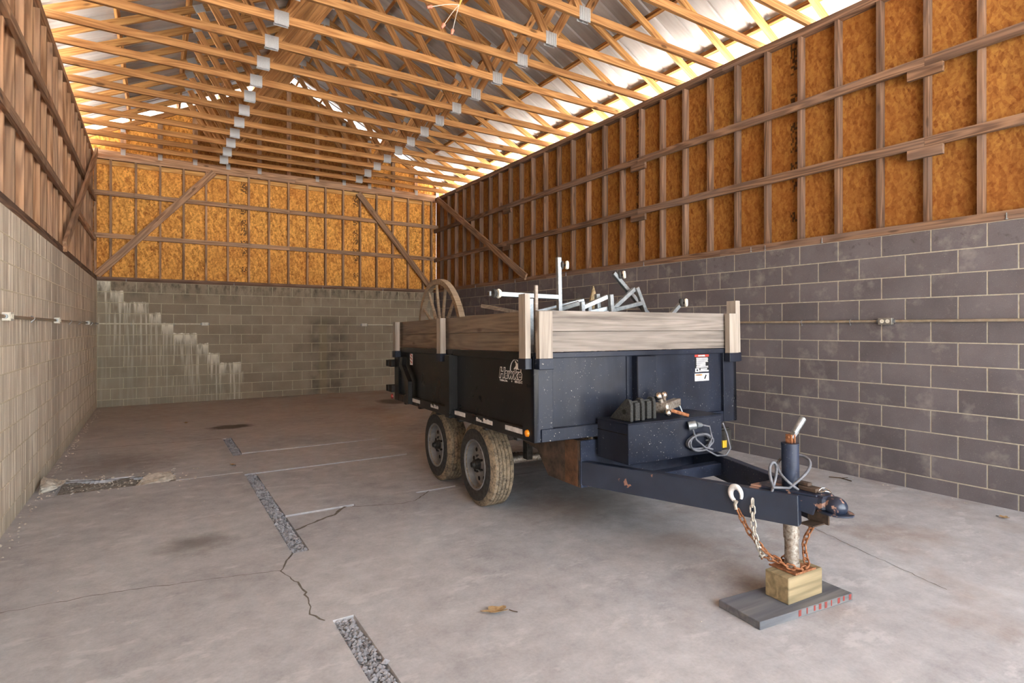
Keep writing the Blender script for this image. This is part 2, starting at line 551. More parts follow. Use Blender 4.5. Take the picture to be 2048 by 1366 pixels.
# ---------------------------------------------------------------- outdoors and floor
g = MB()
g.add([(-60, -70, -.06), (70, -70, -.06), (70, 60, -.06), (-60, 60, -.06)], [(0, 1, 2, 3)])
tag(g.build('ground', 'ground'), 'pale gravel yard around the building', 'ground', kind='structure')

TX0, TX1 = 1.68, 1.785
trench = [(-5.75, -4.55), (-9.08, -6.73), (-13.0, -10.08)]
grooves = [(TX1, 3.47, -5.69, -5.64, .018), (TX1, 3.42, -6.76, -6.715, .02), (1.08, TX0, -6.62, -6.6, .012), (TX1, 2.33, -8.31, -8.265, .025),
           (2.95, 3.3, -8.26, -8.225, .02)]


def fh(x, y):
    h = 0.0
    for a, b in trench:
        if TX0 < x < TX1 and a < y < b:
            h = min(h, -.025)
    for x0, x1, y0, y1, d in grooves:
        if x0 - .005 < x < x1 and y0 < y < y1:
            h = min(h, -d)
    if 0 < x < 1.09 and -6.62 < y < -5.86:
        k = .5 + .5 * math.sin(x * 11 + y * 5) * math.sin(y * 13 + x * 3)
        ed = -6.05 - .28 * x - .04 * math.sin(x * 17)
        if y < ed and x > .17:
            h = min(h, -.06)
    return h


def lines(lo, hi, step, edges, fine=()):
    s = {round(lo + (hi - lo) * i / int((hi - lo) / step), 4) for i in range(int((hi - lo) / step) + 1)}
    for e in edges:
        s |= {round(e - .002, 4), round(e + .002, 4)}
    for a, b, st in fine:
        s |= {round(a + (b - a) * i / int((b - a) / st), 4) for i in range(int((b - a) / st) + 1)}
    return sorted(s)


xs = lines(-.15, W + .15, .25, [TX0, TX1, 1.09, .17, 3.47, 3.42, 2.33, 2.95, 3.3], [(.05, 1.1, .035)])
ys = lines(YF - .3, .15, .25, [q for ab in trench for q in ab] + [q for gr in grooves for q in gr[2:4]] + [-6.62], [(-6.5, -5.9, .03)])
fl = MB()
nx = len(xs)
for y in ys:
    for x in xs:
        fl.v.append((x, y, fh(x, y)))
for j in range(len(ys) - 1):
    for i in range(nx - 1):
        fl.f.append((j * nx + i, j * nx + i + 1, (j + 1) * nx + i + 1, (j + 1) * nx + i))
floor = tag(fl.build('floor', 'floor'), 'worn concrete slab with gravel filled trench and cracks', 'floor', kind='structure')


def crack(pts, w):
    m = MB()
    out = []
    for k in range(len(pts) - 1):
        a, b = Vector(pts[k] + (0,)), Vector(pts[k + 1] + (0,))
        n = max(2, int((b - a).length / .035))
        for i in range(n):
            q = a.lerp(b, i / n)
            out.append(q + Vector((random.uniform(-.009, .009), random.uniform(-.009, .009), 0)))
    out.append(Vector(pts[-1] + (0,)))
    for i, q in enumerate(out):
        d = (out[min(i + 1, len(out) - 1)] - out[max(0, i - 1)]).normalized()
        nn = Vector((-d.y, d.x, 0)) * w * random.uniform(.3, .8)
        m.v += [tuple(q + nn + Vector((0, 0, .0012))), tuple(q - nn + Vector((0, 0, .0012)))]
        if i:
            m.f.append((2 * i - 2, 2 * i - 1, 2 * i + 1, 2 * i))
    m.build('crack', 'stain', floor)


crack([(1.79, -8.64), (2.11, -8.45), (2.25, -8.3)], .022)
crack([(2.3, -8.33), (2.67, -8.475), (2.81, -8.45), (2.98, -8.3), (3.02, -8.25)], .008)
crack([(1.676, -9.08), (1.573, -9.32), (1.63, -9.62), (1.627, -9.76), (1.6, -9.96), (1.645, -10.06)], .008)
crack([(.02, -9.06), (.24, -9.08), (.7, -9.11), (1.24, -9.23), (1.57, -9.32)], .005)
crack([(5.3, -9.9), (5.035, -10.64), (4.886, -11.05), (4.7, -11.6)], .004)
crack([(3.3, -8.24), (4.2, -8.2), (5.2, -8.25)], .006)
crack([(.02, -4.38), (.9, -4.45), (1.66, -4.54)], .012)
crack([(.19, -6.1), (.6, -6.25), (1.08, -6.3)], .02)  # shadow line of the hole's far edge, painted as a dark strip

# rough sub-base showing in the broken hole
rb = random.Random(21)
m = MB()
nxh, nyh = 34, 26
for j in range(nyh):
    for i in range(nxh):
        x, y = .15 + .96 * i / (nxh - 1), -6.64 + .62 * j / (nyh - 1)
        m.v.append((x, y, -.024 + .01 * math.sin(x * 9 + 1) * math.sin(y * 11) + rb.uniform(-.008, .008)))
for j in range(nyh - 1):
    for i in range(nxh - 1):
        a = j * nxh + i
        m.f.append((a, a + 1, a + nxh + 1, a + nxh))
m.build('rough_subbase', 'earth', floor)

# gravel lying in the trenches
gm = MB()
rg = random.Random(3)
for a, b in trench:
    for _ in range(int((b - a) * 900)):
        r = rg.uniform(.004, .015) * (1.5 if rg.random() < .08 else 1)
        c = Vector((rg.uniform(TX0 + .008, TX1 - .008), rg.uniform(a + .01, b - .01), -.025 + r * .5 + rg.uniform(0, .012)))
        ax = [Vector((rg.uniform(-1, 1), rg.uniform(-1, 1), rg.uniform(-1, 1))).normalized() for _ in range(3)]
        vs = [c + d * r * rg.uniform(.7, 1.1) for d in ((1, 0, 0), (-1, 0, 0), (0, 1, 0), (0, -1, 0), (0, 0, .8), (0, 0, -.8)) for d in [Vector(d) + ax[0] * .35]]
        gm.add(vs, [(0, 2, 4), (2, 1, 4), (1, 3, 4), (3, 0, 4), (2, 0, 5), (1, 2, 5), (3, 1, 5), (0, 3, 5)])
tag(gm.build('gravel', 'gravel'), 'loose grey gravel filling the narrow floor trench', 'gravel', kind='stuff')


# ---------------------------------------------------------------- block walls with framing above
CH, BL, BT = .2032, .4064, 2.365      # course height, block length, top of the block work
PL_T, ST_T, TP_T = BT + .08, 4.665, 4.745


_blk = {}


def block_mesh(L, H, mat):
    key = (round(L, 3), round(H, 3), mat)
    if key in _blk:
        return _blk[key]
    m = MB()
    l, h, d = L / 2 - .0052, H / 2 - .0052, .09
    c = .0012 if mat == 'block_l' else .0025
    ring = lambda x, z, y: [(-x, y, -z), (x, y, -z), (x, y, z), (-x, y, z)]
    m.v = ring(l, h, -d) + ring(l, h, -c) + ring(l - c, h - c, 0)
    for a in (0, 4):
        for i in range(4):
            m.f.append((a + i, a + (i + 1) % 4, a + 4 + (i + 1) % 4, a + 4 + i))
    m.f += [(8, 9, 10, 11), (3, 2, 1, 0)]
    _blk[key] = m.mesh('block', mat)
    return _blk[key]


def wall(name, side, length, offs, mat, mort, label, limit=300, key=None):
    """side: back / right / left. s runs along the wall (world x for the back wall, world y for the others)."""
    core = MB()
    rec, thick = {'left': .0015, 'back': .002, 'right': .003}[side], .19
    if side == 'back':
        core.box(-.19, W + .19, rec, thick, -.1, BT)
        place = lambda s, z: (Matrix.Translation((s, 0, z)) @ Matrix.Rotation(math.pi, 4, 'Z'))
        lo, hi = 0.0, W
    elif side == 'right':
        core.box(W + rec, W + thick, YF, 0, -.1, BT)
        place = lambda s, z: (Matrix.Translation((W, s, z)) @ Matrix.Rotation(math.pi / 2, 4, 'Z'))
        lo, hi = YF, 0.0
    else:
        core.box(-thick, -rec, YF, 0, -.1, BT)
        place = lambda s, z: (Matrix.Translation((0, s, z)) @ Matrix.Rotation(-math.pi / 2, 4, 'Z'))
        lo, hi = YF, 0.0
    w = tag(core.build(name, mort), label, 'wall', kind='structure')
    todo = []
    for k in range(12):
        z0 = .13 + CH * (k - 1)
        o = offs if (11 - k) % 2 == 0 else offs + CH
        s = lo + ((o - lo) % BL) - BL
        while s < hi:
            a, b = max(s, lo), min(s + BL, hi)
            if b - a > .03:
                todo.append(((a + b) / 2, z0 + CH / 2, b - a))
            s += BL
    todo.sort(key=key)
    for s, z, L in todo[:limit]:
        link('block', block_mesh(L, CH, mat), w, place(s, z))
    rest = MB()
    for s, z, L in todo[limit:]:
        me = block_mesh(L, CH, mat)
        M = place(s, z)
        rest.add([M @ v.co for v in me.vertices], [tuple(p.vertices) for p in me.polygons])
    if rest.v:
        tag(rest.build('block_courses', mat, w), kind='stuff')
    return w


# order: what shows first; blocks beyond the frame's edge come last
wb = wall('wall_back', 'back', W, .206, 'block_b', 'mortar_b', 'block back wall with pale lime run-off and framed gable above')
wr = wall('wall_right', 'right', -YF, -.149, 'block_r', 'mortar_r', 'grey block wall with bare stud framing above',
          key=lambda q: (q[0] < -11.7, -abs(q[0] + 0)))
wl = wall('wall_left', 'left', -YF, -.1, 'block_l', 'mortar_l', 'pale streaked block wall with bare stud framing above',
          key=lambda q: (q[0] < -8.3, -abs(q[0])))

_pan = {}


def panel(parent, side, s0, s1, z0, z1, mat):
    L, H = s1 - s0, z1 - z0
    key = (round(L, 3), round(H, 3), mat)
    if key not in _pan:
        _pan[key] = MB().box(-L / 2 + .0015, L / 2 - .0015, 0, .011, -H / 2 + .001, H / 2 - .001).mesh('osb_panel', mat)
    c = (s0 + s1) / 2
    M = {'back': Matrix.Translation((c, .139, (z0 + z1) / 2)),
         'right': Matrix.Translation((W + .139, c, (z0 + z1) / 2)) @ Matrix.Rotation(-math.pi / 2, 4, 'Z'),
         'left': Matrix.Translation((-.139, c, (z0 + z1) / 2)) @ Matrix.Rotation(math.pi / 2, 4, 'Z')}[side]
    return link('osb_panel', _pan[key], parent, M)


def frame_wall(parent, side, studs, girts, span, smat, omats, joints):
    """span: (lo, hi) along the wall; r = outward distance from the block face"""
    def P(s, r, z):
        return {'back': (s, r, z), 'right': (W + r, s, z), 'left': (-r, s, z)}[side]
    out = Vector(P(0, 1, 0)) - Vector(P(0, 0, 0))
    lo, hi = span
    seg = 3.66
    # doubled bottom plate, flush with the block face
    s = lo
    i = 0
    while s < hi - .01:
        e = min(hi, s + seg)
        for zz in (0, 1):
            lumber('bottom_plate', P(s + .001, .07, BT + .02 + .04 * zz), P(e - .001, .07, BT + .02 + .04 * zz), out, .14, .039, 'stud_dark', parent)
        for zz in (0, 1):
            lumber('top_plate', P(s + .001, .095, ST_T + .02 + .04 * zz), P(e - .001, .095, ST_T + .02 + .04 * zz), out, .1, .039, smat, parent)
        s = e
    for q in studs:
        lumber('stud', P(q, .0945, PL_T), P(q, .0945, ST_T), out, .089, .038, smat, parent)
    for z in girts:
        s = lo
        for e in joints + [hi]:
            lumber('girt', P(s + .001, .031, z), P(e - .001, .031, z), out, .038, .089, smat, parent)
            s = e
    # sheathing: 4 ft sheets that meet on every third stud
    s, k = lo, 0
    edges = [studs[i] for i in range(1, len(studs), 3)]
    for e in edges + [hi]:
        if e - s > .05:
            if e == hi and side != 'back':
                e = .138
            panel(parent, side, s, e, BT, TP_T, omats[k % 2] if abs(e - s - 1.2) < .15 else omats[1])
        s, k = e, k + 1


bst = [.206 + .3976 * i for i in range(17)]
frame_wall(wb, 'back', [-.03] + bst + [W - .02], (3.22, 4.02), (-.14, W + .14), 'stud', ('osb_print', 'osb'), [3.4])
rst = [round(-9.46 + .3985 * i, 4) for i in range(-10, 24)]
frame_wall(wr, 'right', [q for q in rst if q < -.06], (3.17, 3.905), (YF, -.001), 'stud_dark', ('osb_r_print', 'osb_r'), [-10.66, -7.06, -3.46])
lst = [round(-.1 - .4 * i, 4) for i in range(33)][::-1]
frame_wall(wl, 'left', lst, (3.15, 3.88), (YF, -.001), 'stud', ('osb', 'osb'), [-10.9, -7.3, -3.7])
# nailer strip under the plate between the back-wall studs
allb = [-.03] + bst + [W - .02]
for a, b in zip(allb, allb[1:]):
    lumber('nailer', (a + .02, .12, 4.615), (b - .02, .12, 4.615), (0, 1, 0), .036, .085, 'newpine', wb)
# girt splice blocks on the right wall
for y in (-10.66, -7.06, -3.46):
    for z in (3.08, 3.815):
        lumber('splice_block', (W + .031, y - .14, z), (W + .031, y + .14, z), (1, 0, 0), .038, .088, 'stud_dark', wr)
# diagonal braces nailed over the girts
lumber('diagonal_brace', (.0, -.02, 2.47), (1.93, -.02, 4.66), (0, 1, 0), .038, .13, 'stud', wb)
lumber('diagonal_brace', (4.9, -.02, 4.62), (6.72, -.02, 2.5), (0, 1, 0), .038, .13, 'stud', wb)
lumber('diagonal_brace', (W - .02, -.28, 4.66), (W - .02, -4.2, 2.44), (1, 0, 0), .038, .13, 'stud', wr)
lumber('diagonal_brace', (.02, -.3, 4.7), (.02, -4.55, 2.44), (1, 0, 0), .038, .13, 'stud', wl)
# anchor bolts poking from the plate
for y in (-11.25, -9.74, -9.09, -8.91, -7.2, -5.4, -3.8, -2.2):
    MB().cyl((W - .006, y, 2.375), (W - .006, y, 2.425), .004, n=6).cyl((W - .006, y, 2.37), (W - .006, y, 2.378), .011, n=6).build('anchor_bolt', 'galv', wr)
for x in (.45, 2.3, 4.1, 5.5):
    MB().cyl((x, -.006, 2.375), (x, -.006, 2.42), .004, n=6).cyl((x, -.006, 2.37), (x, -.006, 2.378), .011, n=6).build('anchor_bolt', 'galv', wb)

# ---------------------------------------------------------------- roof
XC, ZA, SL = W / 2, 6.90, .5
EA = 4.15
cs = 1 / math.sqrt(1 + SL * SL)


def ztop(x): return ZA - SL * abs(x - XC)


roof = MB()
for sg in (-1, 1):       # ridge cap
    roof.add([(XC, YF - .35, ZA + .135), (XC, .45, ZA + .135), (XC + sg * .25, .45, ZA + .135 - .125), (XC + sg * .25, YF - .35, ZA + .135 - .125)], [(0, 1, 2, 3)])
ceiling = tag(roof.build('ceiling', 'roof'), 'pitched metal roof on wooden purlins', 'roof', kind='structure')
PW = .914
prof = [(0, 0)]
for k in range(4):
    b = k * PW / 4
    prof += [(b + .085, 0), (b + .1, .02), (b + .125, .02), (b + .14, 0)]
prof.append((PW, 0))
sheet = {}
for sg in (-1, 1):
    m = MB()
    for y, h in prof:
        m.v += [(0, y, h), (sg * EA, y, -SL * EA + h)]
    for i in range(len(prof) - 1):
        m.f.append((2 * i, 2 * i + 1, 2 * i + 3, 2 * i + 2))
    sheet[sg] = m.mesh('roof_sheet', 'roof')
y = YF - .35
while y < .4:
    for sg in (-1, 1):
        link('roof_sheet', sheet[sg], ceiling, Matrix.Translation((XC, y, ZA + .1)))
    y += PW
POFF = [.14, .66, 1.33, 2.08, 2.88, 3.66, 4.08]
for sg in (-1, 1):
    nrm = Vector((sg * SL, 0, 1)) * cs
    for o in POFF:
        c = Vector((XC + sg * o, 0, ZA - SL * o)) + nrm * .0445
        for a, b in ((YF - .3, -9.2), (-9.198, -4.6), (-4.598, .35)):
            lumber('purlin', (c.x, a, c.z), (c.x, b, c.z), nrm, .088, .038, 'purlin', ceiling)

# metal truss plate, pressed ridges
tp = MB()
tp.box(-.5, .5, -.0015, 0, -.5, .5)
for i in range(5):
    x = -.4 + .2 * i
    tp.box(x - .045, x + .045, -.006, -.0015, -.46, .46)
plate_me = tp.mesh('truss_plate', 'plate')
NL, NR = 2.06, 4.75


def plate(parent, x, y, z, w, h, rot=0.0):
    M = Matrix.Translation((x, y, z)) @ Matrix.Rotation(rot, 4, 'Y') @ Matrix.Diagonal((w, 1, h, 1))
    link('truss_plate', plate_me, parent, M)


def truss(k):
    y = .02 - .598 * k
    t = empty('roof_truss', (XC, y, TP_T))
    L = lambda n, a, b, w, th, m: lumber(n, (a[0] - XC, 0, a[1] - TP_T), (b[0] - XC, 0, b[1] - TP_T), (0, 1, 0), th, w, m, t)
    zb = TP_T + .0445
    L('bottom_chord', (XC - 3.86, zb), (XC + 3.86, zb), .089, .038, 'truss')
    for sg in (-1, 1):
        dn = .0445 / cs
        L('top_chord', (XC + sg * .01, ZA - dn - .005), (XC + sg * 4.1, ZA - SL * 4.1 - dn), .089, .038, 'rafter')
        nx_ = NL if sg < 0 else NR
        L('web', (nx_ + sg * .02, zb), (XC + sg * 1.98, ztop(XC + 1.98) - .06), .089, .036, 'truss')
        L('web', (nx_ - sg * .03, zb), (XC + sg * .05, ZA - .12), .089, .0365, 'truss')
        for f in (-1, 1):
            yy = -.0195 if f < 0 else .0255
            for (px, pz, w, h, r) in ((nx_, zb + .005, .15, .15, 0), (XC + sg * 1.98, ztop(XC + 1.98) - .06, .13, .1, sg * math.atan(SL)), (XC + sg * 3.75, zb + .01, .2, .08, 0)):
                plate(t, px - XC, yy, pz - TP_T, w, h, r)
    for yy in (-.0195, .0255):
        plate(t, 0, yy, ZA - .09 - TP_T, .16, .13)
    nm = ORD[k - 1]
    return tag(t, 'pine roof truss with metal plates, ' + nm + ' from the back gable', 'roof truss', 'roof trusses')


for k in range(1, 20):
    truss(k)

# gable of the back wall: end chord, rafters, studs, sheathing
lumber('gable_chord', (-.45, .09, TP_T + .045), (W + .45, .09, TP_T + .045), (0, 1, 0), .06, .089, 'stud', wb)
for sg in (-1, 1):
    dn = .0445 / cs
    lumber('gable_rafter', (XC + sg * .01, .09, ZA - dn), (XC + sg * 4.1, .09, ZA - SL * 4.1 - dn), (0, 1, 0), .038, .089, 'truss', wb)
gst = [-.2, .4, 1.0, 1.6, 2.2, 2.8, 3.4, 4.0, 4.6, 5.2, 5.79, 6.38, 6.95]
for x in gst:
    h = ztop(x) - .1
    lumber('gable_stud', (x, .09, TP_T + .09), (x, .09, h), (0, 1, 0), .038, .089, 'stud', wb)
    if abs(x - XC) > .3:
        link('truss_plate', plate_me, wb, Matrix.Translation((x, .058, TP_T + .085)) @ Matrix.Diagonal((.075, 1, .11, 1)))
        link('truss_plate', plate_me, wb, Matrix.Translation((x, .069, h - .03)) @ Matrix.Diagonal((.075, 1, .09, 1)))
ge = [XC - 3.75, .4, 1.6, 2.8, 4.0, 5.2, 6.38, XC + 3.75]
for a, b in zip(ge, ge[1:]):
    poly = [(a + .001, .139, TP_T), (b - .001, .139, TP_T), (b - .001, .139, ztop(b))]
    if a < XC < b:
        poly.append((XC, .139, ZA))
    poly.append((a + .001, .139, ztop(a)))
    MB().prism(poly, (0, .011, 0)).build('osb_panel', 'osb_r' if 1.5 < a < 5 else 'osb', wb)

# front end behind the camera: door returns and header
fw = MB().box(-.19, .12, YF - .19, YF, -.1, 4.745).box(W - .12, W + .19, YF - .19, YF, -.1, 4.745).box(.12, W - .12, YF - .19, YF, 4.35, 4.745)
fw.prism([(XC - 3.7, YF - .1, 4.745), (XC + 3.7, YF - .1, 4.745), (XC, YF - .1, ZA - .08)], (0, .05, 0))
tag(fw.build('wall_front', 'mortar_r'), 'front end wall with a wide open doorway', 'wall', kind='structure')

# ---------------------------------------------------------------- dump trailer (local: x across to the far side, y rearwards)
A0 = (3.2, -8.817, 0.0)
TDEG, TILT = math.radians(3.7), .0175
tr = empty('dump_trailer', A0, (-TILT, 0, -TDEG))
tag(tr, 'black tandem axle dump trailer with grey wooden side boards', 'trailer')
U0, U1, V0, V1, ZB, ZT = -.15, 1.75, -1.206, 1.81, .717, 1.297
UC = (U0 + U1) / 2


def T(m, name, mat, parent=tr, smooth=0, bevel=.003): return m.build(name, mat, parent, smooth, bevel)


# bed
T(MB().box(U0 + .03, U1 - .03, V0 + .04, V1 - .02, ZB + .03, ZB + .05), 'bed_floor', 'steel')
for v in (-.9, -.4, .1, .6, 1.1, 1.55):
    T(MB().box(U0 + .03, U1 - .03, v - .025, v + .025, ZB - .03, ZB + .03), 'crossmember', 'steel')
for s, u in ((-1, U0), (1, U1)):
    i = -s                   # towards the inside
    b = lambda d0, d1, v0, v1, z0, z1: MB().box(min(u + i * d0, u + i * d1), max(u + i * d0, u + i * d1), v0, v1, z0, z1)
    sp = T(b(.028, .034, V0, V1, ZB, ZT), 'side_panel', 'steel')
    T(b(0, .05, V0 + .15, V1 - .15, ZB, ZB + .08), 'bottom_rail', 'steel')
    T(b(0, .06, V0 + .02, V1, ZT - .05, ZT), 'top_rail', 'steel')
    T(b(0, .04, V0, V0 + .15, ZB, ZT - .02), 'corner_panel', 'steel')
    T(b(0, .04, V1 - .15, V1, ZB, ZT - .02), 'corner_panel', 'steel')
    T(b(0, .04, .2, .31, ZB, ZT - .05), 'side_rib', 'steel')
    T(b(-.05, .03, .1, .2, ZB + .005, ZT - .045), 'side_rib', 'steel')
    # cranked strut by the tailgate hinge
    pts = [(1.46, 1.2), (1.5, 1.1), (1.29, .94), (1.29, ZB + .01), (1.2, ZB + .01), (1.2, .96), (1.4, 1.12), (1.38, 1.2)]
    T(MB().prism([(u, q[0], q[1]) for q in pts], (-i * .045, 0, 0)), 'side_strut', 'steel')

# reflective tape left on the near side
rt_ = random.Random(5)
for v0, v1 in ((1.27, .97), (.67, .48), (.17, -.12), (-.33, -.61), (-.81, -1.055)):
    m = MB()
    z0, z1 = ZB + .035, ZB + .07
    n = 9
    torn = v0 in (.67, -.33)
    for k in range(n):
        a, b_ = v0 + (v1 - v0) * k / n, v0 + (v1 - v0) * (k + 1) / n
        zt = z1 - (rt_.uniform(0, .02) if torn else rt_.uniform(0, .002))
        if torn and k == 3:
            zt = z0 + .006
        m.box(U0 - .0012, U0, min(a, b_), max(a, b_), z0 + rt_.uniform(0, .001), zt)
    T(m, 'reflective_tape', 'tape', bevel=0)
T(MB().cyl((U0 - .004, -1.13, ZB + .055), (U0, -1.13, ZB + .055), .03, n=20).build('lamp_base', 'darkmetal', tr) and MB().lathe((U0 - .004, -1.13, ZB + .055), (-1, 0, 0), [(0, .024), (.012, .022), (.018, .012), (.019, .001)], 20, False), 'marker_lamp', 'amber', smooth=40, bevel=0)

# front end
fx = lambda u0, u1, d0, d1, z0, z1: MB().box(u0, u1, V0 + d0, V0 + d1, z0, z1)
fp = T(fx(U0 + .14, U1 - .14, .028, .034, ZB, ZT), 'front_panel', 'steelf')
T(fx(U0, U0 + .147, 0, .04, ZB, ZT - .02), 'corner_panel', 'steelf')
T(fx(U1 - .147, U1, 0, .04, ZB, ZT - .02), 'corner_panel', 'steelf')
T(fx(U0 + .02, U1 - .02, -.004, .05, ZT - .036, ZT), 'top_rail', 'steelf')
T(fx(U0 + .148, U1 - .148, .004, .05, ZB, ZB + .085), 'bottom_rail', 'steelf')
T(fx(U0 + .05, UC - .43, -.012, .002, ZB + .002, ZB + .085), 'front_angle', 'steelf')
T(fx(.69, .87, -.035, -.029, ZB + .08, ZT - .04), 'front_stiffener', 'steelf')
T(fx(.69, .696, -.029, .028, ZB + .08, ZT - .04), 'front_stiffener', 'steelf')
T(fx(.864, .87, -.029, .028, ZB + .08, ZT - .04), 'front_stiffener', 'steelf')
T(fx(.635, .65, .02, .028, ZB + .08, ZT - .04), 'front_stiffener', 'steelf')

# decals on the front panel
VF = V0 + .028
dec = lambda n, mt, u0, u1, z0, z1, e=.001, par=tr: MB().box(u0, u1, VF - e, VF - .0002, z0, z1).build(n, mt, par)
d1 = dec('danger_decal', 'black', 1.317, 1.468, 1.115, 1.252)
dec('decal_header', 'red', 1.317, 1.468, 1.235, 1.252, .0016, d1)
rl = random.Random(9)
m = MB()
for k in range(11):
    z = 1.228 - k * .0073
    w0 = .012 + rl.uniform(0, .008)
    m.box(1.317 + w0, 1.462 - rl.choice((.002, .006, .03)), VF - .0016, VF - .001, z - .0045, z)
m.build('decal_lines', 'tape', d1)
dec('decal_panel', 'white', 1.32, 1.362, 1.118, 1.146, .0016, d1)
m = MB().cyl((1.341, VF - .0016, 1.132), (1.341, VF - .0022, 1.132), .009, n=14)
m.build('decal_symbol', 'black', d1)
m = MB().box(1.378, 1.448, VF - .0016, VF - .001, 1.134, 1.144).box(1.367, 1.465, VF - .0016, VF - .001, 1.12, 1.13)
m.build('decal_lines', 'white', d1)
d2 = dec('warning_decal', 'white', 1.315, 1.468, 1.048, 1.106)
dec('decal_header', 'orange', 1.323, 1.395, 1.09, 1.1, .0016, d2)
m = MB()
for k in range(4):
    m.box(1.33, 1.385 - rl.uniform(0, .015), VF - .0016, VF - .001, 1.079 - .0075 * k, 1.081 - .0075 * k)
m.bar((1.42, VF - .0013, 1.062), (1.438, VF - .0013, 1.094), (1, 0, 0), .014, .0006)
m.build('decal_symbol', 'slot', d2)


def text(body, size, M, name, mat, parent, offset=0.0, shear=0.0, sx=1.0, ext=.0004, space=1.0):
    c = bpy.data.curves.new('lettering', 'FONT')
    c.body, c.size, c.offset, c.shear, c.extrude, c.space_character = body, size, offset, shear, ext, space
    c.resolution_u = 3
    o = bpy.data.objects.new('lettering', c)
    col.objects.link(o)
    bpy.context.view_layer.update()
    me = bpy.data.meshes.new_from_object(o.evaluated_get(bpy.context.evaluated_depsgraph_get()))
    bpy.data.objects.remove(o)
    me.materials.clear()
    me.materials.append(MT[mat])
    return link(name, me, parent, M @ Matrix.Diagonal((sx, 1, 1, 1)))


def onside(v, z, e): # text frame on the near side: reads from the rear towards the hitch
    return Matrix(((0, 0, -1, U0 + .028 - e), (-1, 0, 0, v), (0, 1, 0, z), (0, 0, 0, 1)))


def onfront(u, z, e):
    return Matrix(((1, 0, 0, u), (0, 0, -1, VF - e), (0, 1, 0, z), (0, 0, 0, 1)))


text('DANGER', .014, onfront(1.353, 1.2385, .0022), 'decal_lettering', 'white', d1, .0006, sx=1.3)
text('WARNING', .008, onfront(1.333, 1.092, .0022), 'decal_lettering', 'slot', d2, .0003, sx=1.2)

# maker's name on the side
lg = text('Hawke', .098, onside(-.672, 1.113, .001), 'side_lettering', 'white', tr, .0075, .22, 1.12, space=1.07)
text('Hawke', .098, onside(-.672, 1.113, .0022), 'letter_face', 'black', tr, .0018, .22, 1.12, space=1.07)
text('Trailers, Inc.', .022, onside(-.678, 1.085, .001), 'side_lettering', 'white', tr, .0006, 0, 1.12)
text('800-523-724', .023, onside(-.905, 1.085, .001), 'side_lettering', 'white', tr, .0006, 0, 1.06)
MB().cyl((U0 + .0278, -.862, 1.092), (U0 + .0268, -.862, 1.092), .006, n=12).build('decal_dot', 'white', tr)
# oval with a bird's head above the name
ov = [(U0 + .026, -.92 + .075 * math.cos(a), 1.17 + .075 * math.sin(a) * 1.0) for a in [math.pi * (-.02 + 1.04 * i / 24) for i in range(25)]]
MB().tube(ov, .0035, 6).build('emblem_oval', 'white', tr)
hd = [(.0, .0), (-.052, .0), (-.066, .035), (-.055, .06), (-.04, .052), (-.025, .038), (-.012, .05), (.004, .06), (.01, .05), (-.002, .044), (-.004, .026), (.016, .01), (.03, .0)]
MB().prism([(U0 + .027, -.92 + q[0], 1.178 + q[1]) for q in hd], (-.001, 0, 0)).build('emblem_bird', 'white', tr)
# torn striped sticker near the tailgate
stk = MB().box(U0 + .026, U0 + .028, 1.27, 1.35, 1.12, 1.235).build('sticker', 'white', tr)
for k in range(3):
    MB().bar((U0 + .0255, 1.28, 1.14 + .035 * k), (U0 + .0255, 1.34, 1.165 + .035 * k), (1, 0, 0), .001, .012).build('sticker_stripe', 'red', stk)

# tailgate and hinges
T(MB().box(U0 + .02, U1 - .02, V1 - .02, V1 + .02, ZB + .02, ZT), 'tailgate', 'steel')
for u in (U0, U1):
    for z in (1.08, .8):
        T(MB().box(u - .04, u + .05, V1 - .02, V1 + .1, z, z + .08).box(u - .05, u - .02, V1 + .08, V1 + .16, z + .005, z + .075), 'gate_hinge', 'darkmetal')
    T(MB().lathe((u - .03 if u < 0 else u + .03, V1 - .02, ZB + .04), (-1, 0, 0), [(0, .028), (.014, .024), (.018, .001)], 16, False), 'tail_lamp', 'redlens', smooth=40, bevel=0)

# wooden stakes in pockets, and side boards
PZ = ZT - .02
stakes = [(U0 - .035, -1.155, 's', 1.70 - .02, .038, .085), (U0 - .035, .31, 's', 1.57, .05, .089), (U0 - .035, 1.62, 's', 1.57, .05, .089),
          (U1 + .035, -1.155, 's', 1.70 - .02, .05, .089), (U1 + .035, .31, 's', 1.57, .05, .089), (U1 + .035, 1.62, 's', 1.57, .05, .089),
          (U0 + .06, V0 - .035, 'f', 1.565, .1, .045), (U1 - .09, V0 - .035, 'f', 1.572, .1, .045)]
for u, v, kind, zt, wu, wv in stakes:
    lumber('stake', (u, v, PZ - .02), (u, v, zt), (1, 0, 0), wu, wv, 'post', tr)
    T(MB().box(u - wu / 2 - .006, u + wu / 2 + .006, v - wv / 2 - .006, v + wv / 2 + .006, PZ - .085, PZ - .015), 'stake_pocket', 'steelf')
for s, u in ((-1, U0 + .045), (1, U1 - .045)):
    for k in range(2):
        z = ZT + .002 + .069 + .138 * k
        lumber('side_board', (u, V0 + .2 if s < 0 else V0 + .1, z), (u, V1 + .01, z), (1, 0, 0), .038, .1345, 'brownboard', tr)
for k in range(2):
    z = ZT + .002 + .069 + .138 * k
    lumber('front_board', (U0 + .03, V0 + .022, z), (U1 - .02, V0 + .022, z), (0, 1, 0), .038, .1345, 'greyboard', tr)
lumber('backing_strip', (U0 + .1, V0 + .06, ZT + .14), (U1 - .1, V0 + .06, ZT + .14), (0, 1, 0), .03, .06, 'brownboard', tr)  # unseen batten added behind the front seam to stop light leaking through
lumber('backing_strip', (U0 + .083, V0 + .25, ZT + .14), (U0 + .083, V1 - .05, ZT + .14), (1, 0, 0), .03, .06, 'brownboard', tr)  # added light stop behind the seam of the near side boards
